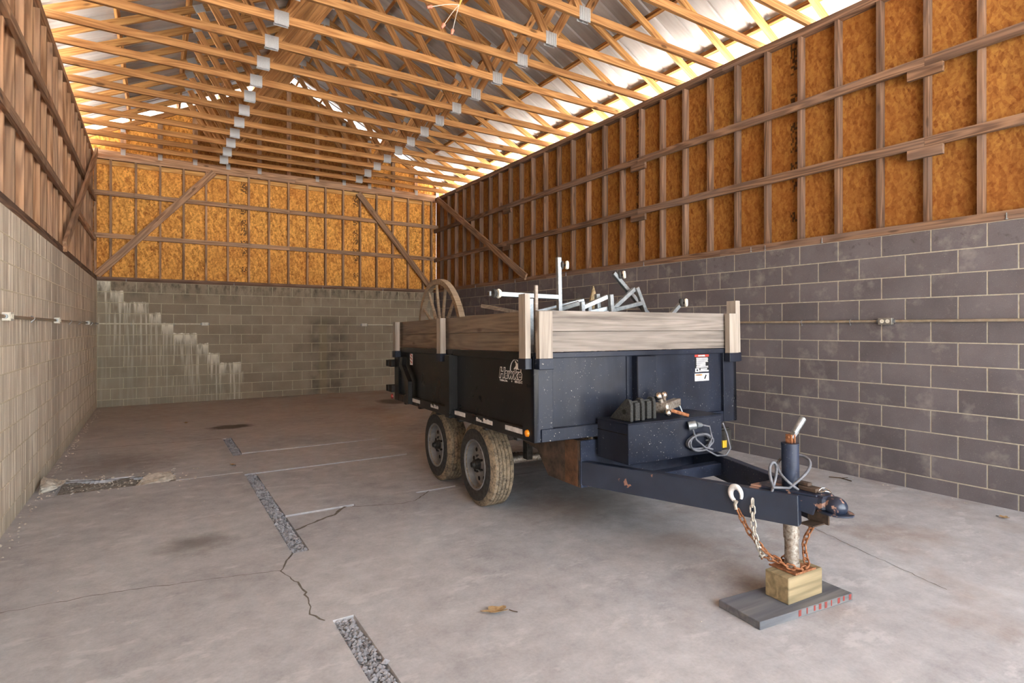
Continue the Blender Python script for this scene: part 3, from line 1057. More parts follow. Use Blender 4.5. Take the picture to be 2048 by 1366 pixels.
lumber('backing_strip', (U0 - .02, V0 + .1, ZT), (U0 - .02, V0 + .1, ZT + .27), (1, 0, 0), .03, .04, 'brownboard', tr)

# chassis
for u in (.27, 1.33):
    pts = [(-1.15, .368), (-.75, .368), (-.6, .53), (-.2, .6), (1.75, .6), (1.75, .69), (-1.15, .69)]
    T(MB().prism([(u - .03, q[0], q[1]) for q in pts], (.06, 0, 0)), 'chassis_rail', 'rustplate')
T(MB().box(.25, 1.36, -1.17, -1.15, .37, .69), 'chassis_plate', 'steelt')
T(MB().box(.2375, .2402, -1.13, -.98, .372, .688), 'rust_strip', 'ruststrip', bevel=0)
for s in (-1, 1):
    x = lambda d: UC + s * d
    m = MB().bar((x(.535), -1.14, .47), (x(.075), -2.44, .484), (0, 0, 1), .16, .06)
    T(m, 'tongue_beam', 'chip' if s < 0 else 'steelt')
    T(MB().prism([(x(.56), -1.171, .37), (x(.56), -1.171, .69), (x(.53), -1.171, .69), (x(.36), -1.171, .52), (x(.36), -1.171, .4)], (0, .012, 0)), 'gusset', 'steelt')
T(MB().box(x(-.37), x(.37), -1.56, -1.48, .43, .51), 'tongue_crossmember', 'steelt')
# coupler
cp = MB()
cp.prism([(UC - .155, -2.2, .566), (UC + .155, -2.2, .566), (UC + .055, -2.52, .566), (UC - .055, -2.52, .566)], (0, 0, .012))
cp.prism([(UC - .165, -2.2, .566), (UC - .165, -2.2, .53), (UC - .06, -2.5, .47), (UC - .055, -2.53, .566)], (.012, 0, 0))
cp.prism([(UC + .165, -2.2, .566), (UC + .165, -2.2, .53), (UC + .06, -2.5, .47), (UC + .055, -2.53, .566)], (-.012, 0, 0))
T(cp, 'coupler_plate', 'chip2')
T(MB().box(UC - .055, UC + .055, -2.56, -2.46, .5, .575), 'coupler_neck', 'chip2', bevel=.012)
T(MB().ball((UC, -2.585, .53), .052, 18, 12, (1, 1.1, .95)).prism([(UC + .075 * math.cos(a), -2.585 + .085 * math.sin(a), .495) for a in [2 * math.pi * i / 20 for i in range(20)]], (0, 0, .008)), 'coupler_socket', 'chip2', smooth=50, bevel=0)
T(MB().box(UC - .03, UC + .03, -2.5, -2.4, .578, .6).box(UC - .018, UC + .018, -2.45, -2.36, .6, .618), 'coupler_latch', 'rustplate')
T(MB().tube([(UC + .035 * math.cos(a), -2.53 + .03 * math.sin(a), .592 + .01 * math.sin(2 * a)) for a in [2 * math.pi * i / 18 for i in range(18)]], .003, 6, True), 'latch_pin_ring', 'chrome', smooth=60, bevel=0)
T(MB().box(UC - .055, UC + .055, -2.5, -2.42, .405, .412).box(UC + .045, UC + .055, -2.52, -2.4, .405, .47), 'coupler_bracket', 'rustplate')

# drop-leg jack
JU, JV = UC - .008, -2.343
T(MB().cyl((JU, JV, .4), (JU, JV, .808), .044, n=24).cyl((JU, JV, .802), (JU, JV, .812), .046, n=24), 'jack_tube', 'steelt', smooth=40, bevel=0)
T(MB().cyl((JU, JV, .165), (JU, JV, .42), .036, n=20).cyl((JU, JV, .3), (JU, JV, .4), .041, n=20), 'jack_leg', 'oldcast', smooth=40, bevel=0)
T(MB().cyl((JU, JV, .143), (JU, JV, .168), .04, n=20), 'jack_collar', 'chainw', smooth=40, bevel=0)
T(MB().box(JU - .085, JU + .09, JV - .08, JV + .08, .1395, .1435).box(JU - .085, JU + .09, JV - .08, JV - .077, .14, .15).box(JU - .085, JU - .082, JV - .08, JV + .08, .14, .15), 'jack_foot', 'rust', bevel=.001)
T(MB().box(JU - .012, JU - .004, JV - .02, JV + .02, .812, .86).box(JU + .014, JU + .022, JV - .02, JV + .02, .812, .86).cyl((JU - .02, JV, .845), (JU + .03, JV, .845), .008, n=10), 'jack_crank_yoke', 'rust')
T(MB().bar((JU + .01, JV, .84), (JU + .045, JV - .01, .88), (0, 1, 0), .025, .02).cyl((JU + .03, JV - .005, .865), (JU + .085, JV - .02, .94), .016, .019, n=14).cyl((JU + .083, JV - .0195, .938), (JU + .088, JV - .021, .944), .019, .015, n=14), 'jack_crank', 'galv', smooth=40, bevel=0)
# grey wire looped at the jack
loop = []
for i in range(40):
    t = i / 39
    if t < .3:
        q = t / .3
        loop.append((JU - .13 + .035 * math.sin(q * 2 * math.pi), JV + .02 - .02 * q, .56 + .16 * math.sin(q * math.pi)))
    else:
        q = (t - .3) / .7
        a = -math.pi * .9 + q * 2.2 * math.pi
        loop.append((JU + .015 + .09 * math.cos(a), JV - .01 + .075 * math.sin(a), .58 + .17 * math.sin(q * math.pi) * (1 - .2 * q)))
T(MB().tube(loop, .0075, 8), 'loop_wire', 'cablegrey', smooth=60, bevel=0)

# axles, springs, wheels
for v, z in ((-.035, .342), (.865, .358)):
    T(MB().cyl((.1, v, z), (1.5, v, z), .036, n=16), 'axle', 'oldcast', smooth=40, bevel=0)
    for u in (.27, 1.33):
        m = MB()
        for k in range(4):
            L = .33 - .06 * k
            m.tube([(u, v + L * q, z + .07 + .05 * q * q - .011 * k) for q in (-1, -.5, 0, .5, 1)], .012, 6)
        T(m, 'leaf_spring', 'rustplate', smooth=60, bevel=0)
        T(MB().box(u - .025, u + .025, v - .4, v - .33, z + .08, .62), 'spring_hanger', 'darkmetal')


def wheel(u, v, zl, s):
    """s = -1: outer face towards -x"""
    c, ax, R = Vector((u, v, zl)), (s, 0, 0), .342
    # tread with ribs
    hw = .1
    pr = [(-hw, .19), (-hw - .006, .25), (-hw + .002, R - .03), (-hw + .02, R - .006)]
    for k in range(5):
        a = -hw + .022 + k * .0325
        pr += [(a, R), (a + .025, R), (a + .0275, R - .009), (a + .03, R - .009)]
    pr = pr[:-2] + [(hw - .02, R - .006), (hw - .002, R - .03), (hw + .006, .25), (hw, .19)]
    o = MB().lathe(c, ax, pr, 56, True).build('tyre', 'tread', tr, 35)
    # dark sidewall ring standing just proud
    MB().lathe(c, ax, [(hw + .0065, .2), (hw + .0085, .25), (hw + .0065, .295), (hw + .0045, .295), (hw + .004, .2)], 48).build('sidewall', 'rubber', o, 40)
    # rim: lip, drop and disc
    rp = [(hw + .004, .212), (hw + .012, .205), (hw + .008, .195), (hw - .015, .188), (hw - .055, .18), (hw - .062, .165), (hw - .05, .14), (hw - .045, .1),
          (hw - .04, .075), (hw - .03, .06), (hw - .03, .05), (hw - .07, .05), (hw - .075, .18), (hw - .03, .2)]
    MB().lathe(c, ax, rp, 48).build('rim', 'rim', o, 35)
    for k in range(8):
        a = 2 * math.pi * k / 8 + .2
        q = c + Vector((s * (hw - .0475), .128 * math.cos(a), .128 * math.sin(a)))
        MB().lathe(q, ax, [(0, .019), (.003, .017), (.0015, .001)], 14, False).build('rim_slot', 'slot', o, 40)
    for k in range(5):
        a = 2 * math.pi * k / 5
        q = c + Vector((s * (hw - .04), .068 * math.cos(a), .068 * math.sin(a)))
        MB().cyl(q, q + Vector((s * .02, 0, 0)), .011, n=6).build('lug_nut', 'darkmetal', o)
    MB().cyl(c + Vector((s * (hw - .07), 0, 0)), c + Vector((s * (hw + .01), 0, 0)), .047, .04, 18).cyl(c + Vector((s * (hw + .01), 0, 0)), c + Vector((s * (hw + .035), 0, 0)), .028, .022, 14).build('hub', 'darkmetal', o, 40)
    return o


for v, z in ((-.035, .342), (.865, .358)):
    wheel(.075, v, z, -1)
    wheel(1.525, v, z, 1)

# toolbox on the tongue
TB = (.35, 1.2, -1.53, -1.21, .582, .838)
T(MB().box(*TB), 'toolbox', 'steelf')
T(MB().box(TB[0] - .006, TB[1] + .006, TB[2] - .008, TB[3], .838, .846), 'toolbox_lid', 'steelf', bevel=.002)
T(MB().box(TB[0] - .004, TB[0], TB[2] + .01, TB[3], .77, .775), 'toolbox_seam', 'slot', bevel=0)
T(MB().box(1.215, 1.335, -1.5, -1.4, .58, .72).box(1.225, 1.325, -1.49, -1.41, .72, .735), 'battery_box', 'darkmetal')
T(MB().box(1.23, 1.27, -1.512, -1.5, .6, .65), 'battery_label', 'yellow', bevel=0)
rc = random.Random(4)
coil = []
for i in range(150):
    a = 2 * math.pi * i / 30
    k = i / 150
    coil.append((.955 + (.108 + .012 * math.sin(3.1 * k * 6)) * math.cos(a), -1.545 - .012 * math.sin(a * .5 + k * 9) - .012, .675 + (.052 + .008 * math.cos(k * 21)) * math.sin(a)))
T(MB().tube(coil, .0065, 7), 'cable_coil', 'cablegrey', smooth=60, bevel=0)
T(MB().tube([(.93, -1.57, .8), (1.02, -1.58, .78), (1.05, -1.575, .7), (1.0, -1.57, .62), (1.1, -1.57, .57), (1.2, -1.56, .56), (1.26, -1.55, .6), (1.25, -1.53, .7), (1.22, -1.52, .78), (1.21, -1.5, .76)], .0065, 7), 'lead_wire', 'cablegrey', smooth=60, bevel=0)
T(MB().tube([(.88, -1.56, .78), (.9, -1.575, .7), (.98, -1.58, .64), (1.05, -1.58, .62)], .0065, 7), 'lead_wire', 'cablegrey', smooth=60, bevel=0)
T(MB().cyl((.86, -1.545, .79), (.9, -1.575, .8), .03, .028, 14).cyl((.9, -1.575, .8), (.945, -1.58, .795), .022, .014, 12), 'trailer_plug', 'galv', smooth=40, bevel=0)
T(MB().cyl((1.2, -1.505, .67), (1.02, -1.55, .68), .005, n=8), 'plug_holder', 'galv', bevel=0)


# ---------------------------------------------------------------- things on, in and under the trailer
def tloc(u, v, z):
    """trailer-local point to the world (tilt included)"""
    return Matrix.Translation(A0) @ Matrix.Rotation(-TDEG, 4, 'Z') @ Matrix.Rotation(-TILT, 4, 'X') @ Vector((u, v, z))


def on_trailer(name, u, v, z, rz=0.0, rx=0.0, ry=0.0):
    o = empty(name, tloc(u, v, z))
    o.matrix_world = Matrix.Translation(tloc(u, v, z)) @ Matrix.Rotation(-TDEG, 4, 'Z') @ Matrix.Rotation(-TILT, 4, 'X') @ Matrix.Rotation(rz, 4, 'Z') @ Matrix.Rotation(rx, 4, 'X') @ Matrix.Rotation(ry, 4, 'Y')
    return o


# wheel chocks: ribbed rubber wedges
def chock(u, v, rz, label):
    o = on_trailer('wheel_chock', u, v, .8465, rz)
    side = [(.1, .0), (-.1, .0), (-.1, .11), (-.085, .14), (-.05, .145), (.1, .012)]
    for x in (-.05, .05):
        MB().prism([(x - .012, q[0], q[1]) for q in side], (.024, 0, 0)).build('chock_side', 'chockrub', o, bevel=.004)
    MB().prism([(-.045, q[0], q[1]) for q in [(.095, .004), (-.075, .004), (-.075, .1), (-.06, .13)]], (.09, 0, 0)).build('chock_core', 'chockrub', o, bevel=.003)
    for x in (-.065, .0625):
        MB().cyl((x, -.04, .06), (x + .0025, -.04, .06), .017, n=14).build('chock_hole', 'slot', o)
    MB().box(-.02, .02, -.1, -.075, .004, .12).build('chock_rib', 'chockrub', o, bevel=.003)
    return tag(o, label, 'wheel chock', 'wheel chocks on the toolbox')


chock(.462, -1.39, .05, 'black rubber wheel chock at the outer corner of toolbox lid')
chock(.592, -1.36, .02, 'black rubber wheel chock beside the three-ball hitch mount')

# three-ball hitch mount lying on the lid
hb = on_trailer('ball_mount', .83, -1.4, .8465, .35)
tag(hb, 'pitted steel hitch mount with three chrome tow balls', 'ball mount')
MB().bar((-.05, 0, .07), (.19, .03, .075), (0, 0, 1), .055, .055).build('shank', 'oldcast', hb, bevel=.004)
MB().bar((.186, .03, .075), (.192, .031, .075), (0, 0, 1), .05, .05).build('shank_end', 'rust', hb, bevel=.002)
MB().box(-.13, -.03, -.05, .05, .03, .1).build('mount_head', 'oldcast', hb, bevel=.012)
for q, r in (((-.14, .01, .145), .029), ((.0, .04, .14), .027), ((-.15, -.06, .04), .0255)):
    d = (Vector(q) - Vector((-.08, 0, .065))).normalized()
    MB().ball(q, r, 20, 14).build('tow_ball', 'chrome', hb, 60)
    MB().cyl(Vector(q) - d * .06, Vector(q) - d * (r * .8), .015, n=12).build('ball_shank', 'oldcast', hb, 40)
MB().cyl((-.07, -.03, .05), (.0, -.14, .012), .013, .012, n=12).build('hitch_pin', 'rust', hb, 40)
MB().cyl((.1, -.03, .06), (.11, -.05, .0), .006, n=10).cyl((.11, -.05, .0), (.111, -.052, .006), .012, n=10).build('hitch_clip', 'galv', hb, 40)

# wagon wheel standing inside against the near boards
ww = on_trailer('wagon_wheel', .2, 1.36, .77, 0, 0, .0)
tag(ww, 'weathered wooden wagon wheel standing in the trailer bed', 'wagon wheel')
RW = .63
wc = Vector((.03, 0, RW))
MB().lathe(wc, (1, .0, .06), [(-.03, RW - .055), (-.03, RW), (.03, RW), (.03, RW - .055)], 56).build('rim', 'wheelwood', ww, 30)
MB().lathe(wc, (1, 0, .06), [(-.1, .05), (-.09, .075), (0, .09), (.09, .075), (.1, .05), (.1, .03), (-.1, .03)], 24).build('hub', 'wheelwood', ww, 40)
for k in range(14):
    a = 2 * math.pi * (k + .35) / 14
    d = Vector((-.06 * math.sin(a), math.cos(a), math.sin(a)))
    MB().tube([wc + d * .08, wc + d * .2, wc + d * .45, wc + d * (RW - .05)], [.022, .02, .017, .015], 8).build('spoke', 'wheelwood', ww, 40)


# galvanised tube frames
def caster(o, p, ax, name='roller'):
    p, ax = Vector(p), Vector(ax).normalized()
    for s in (-.02, .02):
        MB().lathe(p + ax * s, ax, [(-.012, .004), (-.012, .03), (0, .036), (.012, .03), (.012, .004)], 18).build(name, 'recept' if s > 0 else 'rubber', o, 40)
    MB().cyl(p - ax * .036, p + ax * .036, .008, n=8).build('roller_pin', 'darkmetal', o)


def tubes(o, segs, w=.036):
    for a, b in segs:
        a, b = Vector(a), Vector(b)
        d = b - a
        sd = (0, 1, 0) if abs(d.normalized().y) < .9 else (0, 0, 1)
        MB().bar(a, b, sd, w, w).build('tube', 'galv', o, bevel=.003)
        e = d.normalized()
        MB().bar(b - e * .0005, b + e * .0008, sd, w - .009, w - .009).build('tube_mouth', 'rustplate', o)


ZF = .768
fa = on_trailer('tube_frame', .3, -.6, ZF)
tag(fa, 'upright galvanised tube frame with long level arm and two rollers', 'tube frame', 'galvanised frames in the trailer bed')
tubes(fa, [((.165, 0, 0), (.15, 0, 1.26)), ((.14, 0, .945), (-.47, .0, .955)), ((-.11, 0, 0), (-.11, 0, .927)), ((.145, .0, .25), (-.09, 0, .25)), ((.165, .02, .02), (.165, .5, .02)), ((.165, .5, .04), (.165, .02, .5))])
caster(fa, (.2, -.01, 1.2), (.9, -.45, 0))
caster(fa, (-.42, -.03, .955), (1, .1, 0))
fb = on_trailer('tube_frame', 1.3, -.5, ZF)
tag(fb, 'leaning galvanised tube frame with one roller at its raised tip', 'tube frame', 'galvanised frames in the trailer bed')
tubes(fb, [((.38, .1, .72), (-.14, .1, 1.19)), ((.3, 0, .5), (.035, 0, 1.06)), ((-.42, .02, .72), (.03, .02, 1.05)), ((-.35, 0, .83), (.1, 0, .925)), ((.3, 0, 0), (.3, 0, .5)), ((-.42, .02, 0), (-.42, .02, .72)), ((.38, .1, 0), (.38, .1, .72))])
caster(fb, (-.06, .08, 1.175), (.8, -.6, .1))
fc = on_trailer('tube_frame', .75, -.72, ZF)
tag(fc, 'low galvanised tube frame with two sloping arms and open tube ends', 'tube frame', 'galvanised frames in the trailer bed')
tubes(fc, [((.19, 0, .0), (.12, 0, .97)), ((-.08, .06, 0), (-.12, .06, .91)), ((-.1, .1, .86), (.11, .03, .955)), ((-.4, .28, .8), (-.13, .08, .9)), ((-.06, .1, 0), (-.02, .1, .89)), ((-.01, .1, .83), (.13, .05, .86)), ((.16, .1, .0), (.06, .1, .98)), ((-.42, .24, .0), (-.42, .24, .8)), ((-.4, .32, .83), (.0, .2, .93))])
fd = on_trailer('tube_frame', 1.44, -.9, ZF)
tag(fd, 'short galvanised tube frame with a black roller behind front boards', 'tube frame', 'galvanised frames in the trailer bed')
tubes(fd, [((-.12, 0, .0), (-.12, 0, .78)), ((-.12, 0, .78), (.02, .0, .9)), ((-.12, .02, .4), (.1, .3, .4)), ((.1, .3, .0), (.1, .3, .42))], .032)
caster(fd, (.03, -.02, .905), (.8, -.6, 0))
st = on_trailer('timber_offcut', .97, -.3, ZF)
tag(st, 'split tan timber offcut standing among the tube frames', 'timber')
MB().bar((0, 0, 0), (.04, .02, .9), (0, 1, 0), .05, .03).tube([(.04, .02, .88), (.03, .0, .95), (.055, .01, 1.02), (.06, .02, 1.08)], [.03, .026, .02, .006], 7).build('offcut_body', 'treated', st, bevel=0)
s2 = on_trailer('wooden_lath', .02, -.55, ZF)
tag(s2, 'thin wooden lath lying across the near side boards', 'lath')
MB().bar((-.08, .3, .885), (.1, .0, .82), (0, 0, 1), .03, .02).build('lath_body', 'brownboard', s2, bevel=.002)
s3 = on_trailer('upright_lath', -.05, -1.0, ZF)
tag(s3, 'slim wooden lath standing upright behind the corner stake', 'lath')
MB().bar((.03, -.03, 0), (.0, -.08, .98), (1, 0, 0), .022, .02).build('lath_body', 'post', s3, bevel=.002)


# block and plank under the jack (on the floor, unaffected by the tilt)
def gloc(u, v, z): return Matrix.Translation(A0) @ Matrix.Rotation(-TDEG, 4, 'Z') @ Vector((u, v, z))


pk = MB()
pts = [(.385, -2.2), (.375, -2.46), (1.08, -2.5), (1.085, -2.24)]
o = MB().prism([(q[0] - .73, q[1] + 2.35, 0) for q in pts], (0, 0, .04)).build('plank', 'plank', None, bevel=.003)
o.location = gloc(.73, -2.35, .001)
o.rotation_euler.z = -TDEG
tag(o, 'grey stained plank with red smears under the jack block', 'plank')
rr = random.Random(8)
for k in range(9):
    a = .28 + .05 * k + rr.uniform(-.01, .01)
    yb = -2.46 - .04 * (a + .355 - .0) / .7 + 2.35
    x = -.355 + a
    y0 = (-2.46 + 2.35) + (-.04) * (x + .355) / .705
    MB().box(x, x + rr.uniform(.008, .035), y0 - .0012, y0 + .004, .006 + rr.uniform(0, .008), .038).build('paint_smear', 'smear', o)
bk = MB().box(-.145, .14, -.07, .07, 0, .139).build('support_block', 'treated', None, bevel=.004)
bk.location = gloc(.793, -2.352, .0415)
bk.rotation_euler.z = -TDEG
tag(bk, 'square treated timber block carrying the trailer jack foot', 'timber block')

# safety chains
lk = []
for i in range(16):
    a = 2 * math.pi * i / 16
    x, y = math.cos(a) * .0125, math.sin(a) * .0125
    lk.append((x, y + (.011 if y > 0 else -.011), 0))
link_me = {m: MB().tube(lk, .0048, 6, True).mesh('chain_link', m, 60) for m in ('rust', 'chainw')}
PITCH = .0375


def chain(path, mats, label, hook_at=None):
    P = [Vector(q) for q in path]
    # resample at pitch
    pts = [P[0]]
    i, cur = 0, P[0]
    while i < len(P) - 1:
        seg = P[i + 1] - cur
        if seg.length >= PITCH:
            cur = cur + seg.normalized() * PITCH
            pts.append(cur)
        else:
            need = PITCH - seg.length
            i += 1
            if i >= len(P) - 1:
                break
            d = (P[i + 1] - P[i]).normalized()
            cur = P[i] + d * need
            pts.append(cur)
    root = empty('safety_chain', tloc(*pts[0]), (-TILT, 0, -TDEG))
    for k in range(len(pts) - 1):
        a, b = pts[k], pts[k + 1]
        d = (b - a).normalized()
        s = d.orthogonal().normalized()
        s = (Matrix.Rotation((math.pi / 2) * (k % 2) + .5, 3, d)) @ s
        n = s.cross(d)
        M = Matrix((s, d, n)).transposed().to_4x4()
        M.translation = (a + b) / 2 - pts[0]
        link('chain_link', link_me[mats(k / len(pts))], root, M)
    if hook_at:
        h = Vector(hook_at) - pts[0]
        hp, hr = [], []
        for i in range(22):
            a = math.radians(-70 + 275 * i / 21)
            hp.append(h + Vector((0, -.036 * math.cos(math.pi - a), .05 + .04 * math.sin(a))) + Vector((-.012, 0, 0)))
            hr.append(.018 - .011 * abs(i / 21 - .45) * 1.6)
        MB().tube(hp, hr, 10).build('chain_hook', 'white', root, 60)
        MB().tube([h + Vector((-.012, .0, .012)), h + Vector((-.012, .008, -.01)), h + Vector((-.012, 0, -.035))], [.012, .009, .008], 8).build('hook_clevis', 'chainw', root, 60)
    return tag(root, label, 'chain', 'safety chains on the tongue')


def sag(a, b, low, n=24):
    a, b = Vector(a), Vector(b)
    out = []
    for i in range(n + 1):
        t = i / n
        q = a.lerp(b, t)
        w = 4 * t * (1 - t)
        z0 = a.z * (1 - t) + b.z * t
        q.z = z0 - (((a.z + b.z) / 2) - low) * (w ** .8)
        out.append(q)
    return out


# near chain: from its hook on the near beam, down in a loop round the front of the jack leg and up to the coupler
hu, hv = UC - .215, -2.17
p1 = [(hu - .006, hv, .44), (hu + .01, hv - .02, .38), (hu + .04, hv - .05, .3), (hu + .085, hv - .12, .215), (hu + .14, hv - .2, .165), (JU - .02, JV - .07, .156), (JU + .04, JV - .065, .158), (JU + .085, JV - .02, .19), (JU + .09, JV - .01, .26), (JU + .085, JV - .06, .36), (JU + .07, JV - .1, .43)]
chain(p1, lambda t: 'rust', 'rusty chain looping from the big white hook round the jack', (hu - .006, hv, .475))
p2 = [(hu + .02, hv - .075, .51), (hu + .018, hv - .077, .42), (hu + .025, hv - .08, .33), (hu + .05, hv - .085, .25), (hu + .09, hv - .08, .195), (hu + .14, hv - .03, .162), (JU - .01, JV + .062, .156), (JU + .05, JV + .065, .165), (JU + .075, JV + .05, .24), (JU + .072, JV + .04, .34), (JU + .065, JV + .03, .42)]
chain(p2, lambda t: 'chainw' if t < .4 else 'rust', 'pale zinc chain hanging behind the rusty hooked chain')

# ---------------------------------------------------------------- conduit and outlets
ZC = 1.552


def outlet(side, s, z, mat, label, horiz=True):
    o = empty('electrical_outlet')
    M = {'back': Matrix.Translation((s, -.002, z)), 'right': Matrix.Translation((W - .002, s, z)) @ Matrix.Rotation(-math.pi / 2, 4, 'Z'),
         'left': Matrix.Translation((.002, s, z)) @ Matrix.Rotation(math.pi / 2, 4, 'Z')}[side]
    o.matrix_world = M
    MB().box(-.057, .057, -.045, 0, -.03, .03).build('outlet_box', mat, o, bevel=.004)
    MB().box(-.059, .059, -.05, -.045, -.032, .032).build('cover_plate', mat, o, bevel=.0015)
    for x in (-.024, .024):
        r = MB().cyl((x, -.05, 0), (x, -.053, 0), .0175, n=18).build('receptacle', 'recept', o)
        for zz in (-.006, .006):
            MB().box(x - .007, x + .003, -.0535, -.053, zz - .0012, zz + .0012).build('slot', 'slot', r)
        MB().cyl((x + .009, -.053, 0), (x + .009, -.0535, 0), .0025, n=8).build('slot', 'slot', r)
    for x in (-.068, .068):
        MB().cyl((x - .012, -.022, 0), (x + .012, -.022, 0), .015, n=12).build('conduit_fitting', 'galv', o, 40)
    return tag(o, label, 'outlet')


outlet('right', -10.36, ZC - .008, 'greybox', 'grey steel duplex outlet on the long grey block wall')
outlet('back', 1.77, ZC + .01, 'whitebox', 'white duplex outlet ending the conduit across lime-stained blocks')
outlet('back', 5.04, ZC + .005, 'whitebox', 'white duplex outlet on back wall beside the trailer tailgate')
outlet('left', -7.62, ZC + .01, 'whitebox', 'white outlet box on pale streaked wall farthest from corner')
outlet('left', -5.2, ZC + .01, 'whitebox', 'white outlet box on pale streaked wall, middle of three')
outlet('left', -1.94, ZC + .01, 'whitebox', 'white outlet box on pale streaked wall by the corner')


def conduit(a, b, mat, label, clips, inward):
    o = empty('conduit', a)
    a, b = Vector(a), Vector(b)
    MB().cyl((0, 0, 0), b - a, .0125, n=12).build('pipe', mat, o, 40)
    d = (b - a).normalized()
    iw = Vector(inward)
    for c in clips:
        q = d * c
        m = MB().tube([q - iw * .013 + Vector((0, 0, .02)), q + Vector((0, 0, .0135)) + iw * .006, q + iw * .0145, q + Vector((0, 0, -.0135)) + iw * .006, q - iw * .013 + Vector((0, 0, -.03))], .004, 6)
        m.cyl(q + Vector((0, 0, -.032)) - iw * .012, q + Vector((0, 0, -.032)) - iw * .004, .007, n=8)
        m.build('pipe_strap', 'galv', o, 40)
    return tag(o, label, 'conduit')


conduit((W - .0195, YF + .2, ZC - .008), (W - .0195, -10.43, ZC - .008), 'emt', 'grey conduit on block wall from the doorway to the outlet', [.9, 1.9, 2.4], (-1, 0, 0))
conduit((W - .0195, -10.29, ZC - .008), (W - .0195, -.03, ZC), 'emt', 'grey conduit on block wall running behind the trailer', [.26, .76, 2.3, 4.2, 6.2, 8.2, 9.8], (-1, 0, 0))
conduit((W - .03, -.0195, ZC), (5.11, -.0195, ZC + .005), 'emtw', 'pale conduit on back wall behind the trailer tailgate', [.6], (0, -1, 0))
conduit((.03, -.0195, ZC + .01), (1.7, -.0195, ZC + .01), 'emtw', 'pale conduit crossing the lime stained blocks', [.5, 1.2], (0, -1, 0))
conduit((.0195, -1.87, ZC + .01), (.0195, -.02, ZC + .01), 'emt', 'brown conduit from the corner outlet to the back wall', [.6, 1.5], (1, 0, 0))
conduit((.0195, -5.13, ZC + .01), (.0195, -2.01, ZC + .01), 'emt', 'brown conduit between the middle and corner outlets', [1.1, 2.1], (1, 0, 0))
conduit((.0195, -7.55, ZC + .01), (.0195, -5.27, ZC + .01), 'emt', 'brown conduit on pale wall with a bright strap', [.95], (1, 0, 0))
conduit((.0195, YF + .2, ZC + .01), (.0195, -7.69, ZC + .01), 'emt', 'brown conduit on pale wall running to the doorway', [2.], (1, 0, 0))

# loose cable hanging from a truss
cb = empty('electrical_cable', (3.36, -8.36, 4.75))
tag(cb, 'yellow cable hanging from the trusses with three pink wire nuts', 'cable')
e0 = Vector((-.16, -.14, -.4))
MB().tube([(.03, .0, .1), (.0, 0, .03), (-.03, -.03, -.12), (-.1, -.09, -.28), e0], .008, 8).build('cable_sheath', 'cableyellow', cb, 60)
for q in ((-.43, -.14, -.5), (-.31, -.14, -.62), (-.225, -.14, -.645)):
    q = Vector(q)
    mid = e0.lerp(q, .5) + Vector((0, 0, .012))
    d = (q - mid).normalized()
    MB().tube([e0, e0.lerp(q, .25) + Vector((0, 0, .01)), mid, q], .0035, 6).build('wire', 'wirewhite', cb, 60)
    MB().cyl(q - d * .005, q + d * .012, .016, .0155, n=10).cyl(q + d * .012, q + d * .042, .014, .009, n=10).build('wire_nut', 'nut', cb, 40)

# ---------------------------------------------------------------- litter on the floor
def rock(name, pts, loc, label, seed, cat='concrete chunk'):
    r = random.Random(seed)
    bm = bmesh.new()
    for p_ in pts:
        for k in range(3):
            bm.verts.new((p_[0] + r.uniform(-.02, .02), p_[1] + r.uniform(-.02, .02), max(0, p_[2] * (1 if k == 0 else r.uniform(0, .9)))))
    bmesh.ops.convex_hull(bm, input=bm.verts)
    bmesh.ops.delete(bm, geom=[v for v in bm.verts if not v.link_faces], context='VERTS')
    bmesh.ops.triangulate(bm, faces=bm.faces)
    for _ in range(2):
        bmesh.ops.subdivide_edges(bm, edges=bm.edges, cuts=1, use_grid_fill=True)
        for v in bm.verts:
            if v.co.z > .004:
                v.co += Vector((r.uniform(-1, 1), r.uniform(-1, 1), r.uniform(-1, .6))) * .009
    me = bpy.data.meshes.new(name)
    bm.to_mesh(me)
    bm.free()
    me.materials.append(MT['chunk'])
    o = link(name, me)
    o.location = loc
    return tag(o, label, cat)


rock('concrete_chunk', [(-.17, -.12, .03), (-.05, .1, .1), (.12, .13, .09), (.16, -.05, .06), (.02, -.13, .05), (-.12, -.14, .05)], (.92, -6.42, -.062), 'pale broken concrete lump lying in the slab hole', 3)
rock('concrete_chunk', [(-.05, -.15, .05), (.08, -.1, .05), (.1, .1, .05), (-.05, .16, .08), (-.03, 0, .09)], (.095, -6.33, 0), 'pale broken concrete lump against the streaked block wall', 6)


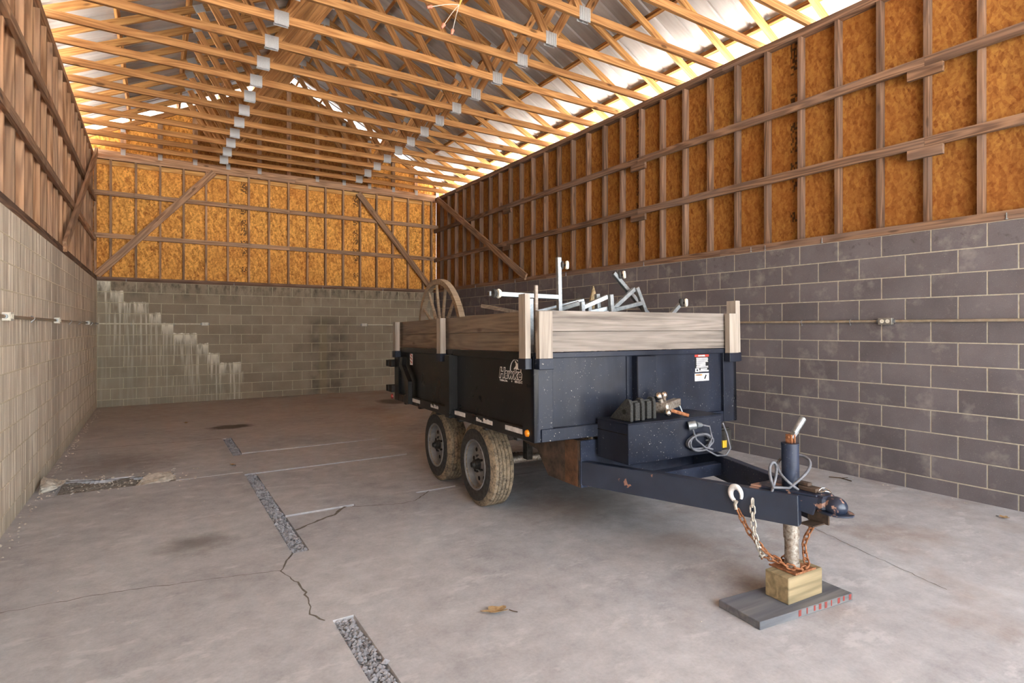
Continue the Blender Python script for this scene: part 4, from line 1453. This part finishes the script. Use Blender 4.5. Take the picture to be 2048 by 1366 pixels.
def leaf(loc, s, label, seed, cat='leaf'):
    r = random.Random(seed)
    out = []
    n = 22
    for i in range(n):
        a = 2 * math.pi * i / n
        rad = s * (.55 + .45 * abs(math.cos(2.5 * a))) * r.uniform(.85, 1.1)
        x, y = rad * math.cos(a), .62 * rad * math.sin(a)
        out.append((x, y, .012 + .35 * abs(y) * (1.1 if y > 0 else .5) + .12 * x * x / s))
    m = MB()
    m.v = [(0, 0, .006)] + out + [(0, 0, .0045)] + [(q[0], q[1], q[2] - .0015) for q in out]
    for i in range(n):
        j = (i + 1) % n
        m.f += [(0, 1 + i, 1 + j), (n + 1, n + 2 + j, n + 2 + i), (1 + i, n + 2 + i, n + 2 + j, 1 + j)]
    o = empty('dry_leaf', loc, (0, 0, r.uniform(0, 6)))
    m.build('leaf_blade', 'leaf', o)
    MB().tube([(-s * .95, 0, .012), (-s * 1.2, .01, .008), (-s * 1.5, .02, .006)], .0025, 5).build('leaf_stalk', 'twig', o)
    return tag(o, label, cat)


leaf((2.41, -10.46, 0), .075, 'large curled tan leaf on the open concrete floor', 2)
leaf((6.48, -11.33, 0), .035, 'small dark leaf near the foot of the grey block wall', 5)
leaf((1.32, -2.9, 0), .05, 'small brown leaf beside the oil stain', 7)
leaf((1.62, -6.25, 0), .04, 'small brown leaf beside the gravel trench', 9)
tw = random.Random(12)
tws = empty('twig', (6.55, -9.95, 0))
MB().tube([(0, 0, .006), (.05, -.09, .008), (.03, -.2, .006)], .005, 5).tube([(.05, -.09, .008), (.12, -.12, .007)], .003, 5).build('twig_body', 'twig', tws)
tag(tws, 'dark twig lying along the foot of grey block wall', 'twig')

# crumbs of concrete and bark swept along the walls and over the slab
db = MB()
rd = random.Random(31)
spots = [(rd.uniform(.02, 6.7), rd.uniform(-11.8, -.3), .006) for _ in range(230)]
spots += [(W - .02 - abs(rd.gauss(0, .07)), rd.uniform(-12, -.2), .008) for _ in range(300)]
spots += [(.01 + abs(rd.gauss(0, .05)), rd.uniform(-9, -.2), .010) for _ in range(330)]
spots += [(rd.gauss(.6, .35), rd.gauss(-6.35, .2), .012) for _ in range(200)]
for x, y, r in spots:
    if not (.03 < x < W - .03):
        continue
    r *= rd.uniform(.35, 1.3)
    z = fh(x, y) + r * .3
    if fh(x, y) < -.05:
        z = -.02
    ph = rd.uniform(0, 6)
    ca, sa = math.cos(ph), math.sin(ph)
    el = rd.uniform(.5, 1)
    q = [(1.2, 0, 0), (-1.1, .1, 0), (0, el, 0), (.1, -el, 0), (0, 0, .55), (0, 0, -.3)]
    db.add([(x + r * (a * ca - b * sa), y + r * (a * sa + b * ca), z + r * c) for a, b, c in q],
           [(0, 2, 4), (2, 1, 4), (1, 3, 4), (3, 0, 4), (2, 0, 5), (1, 2, 5), (3, 1, 5), (0, 3, 5)])
tag(db.build('debris', 'chunk'), 'pale concrete crumbs scattered over the slab and along walls', 'debris', kind='stuff')
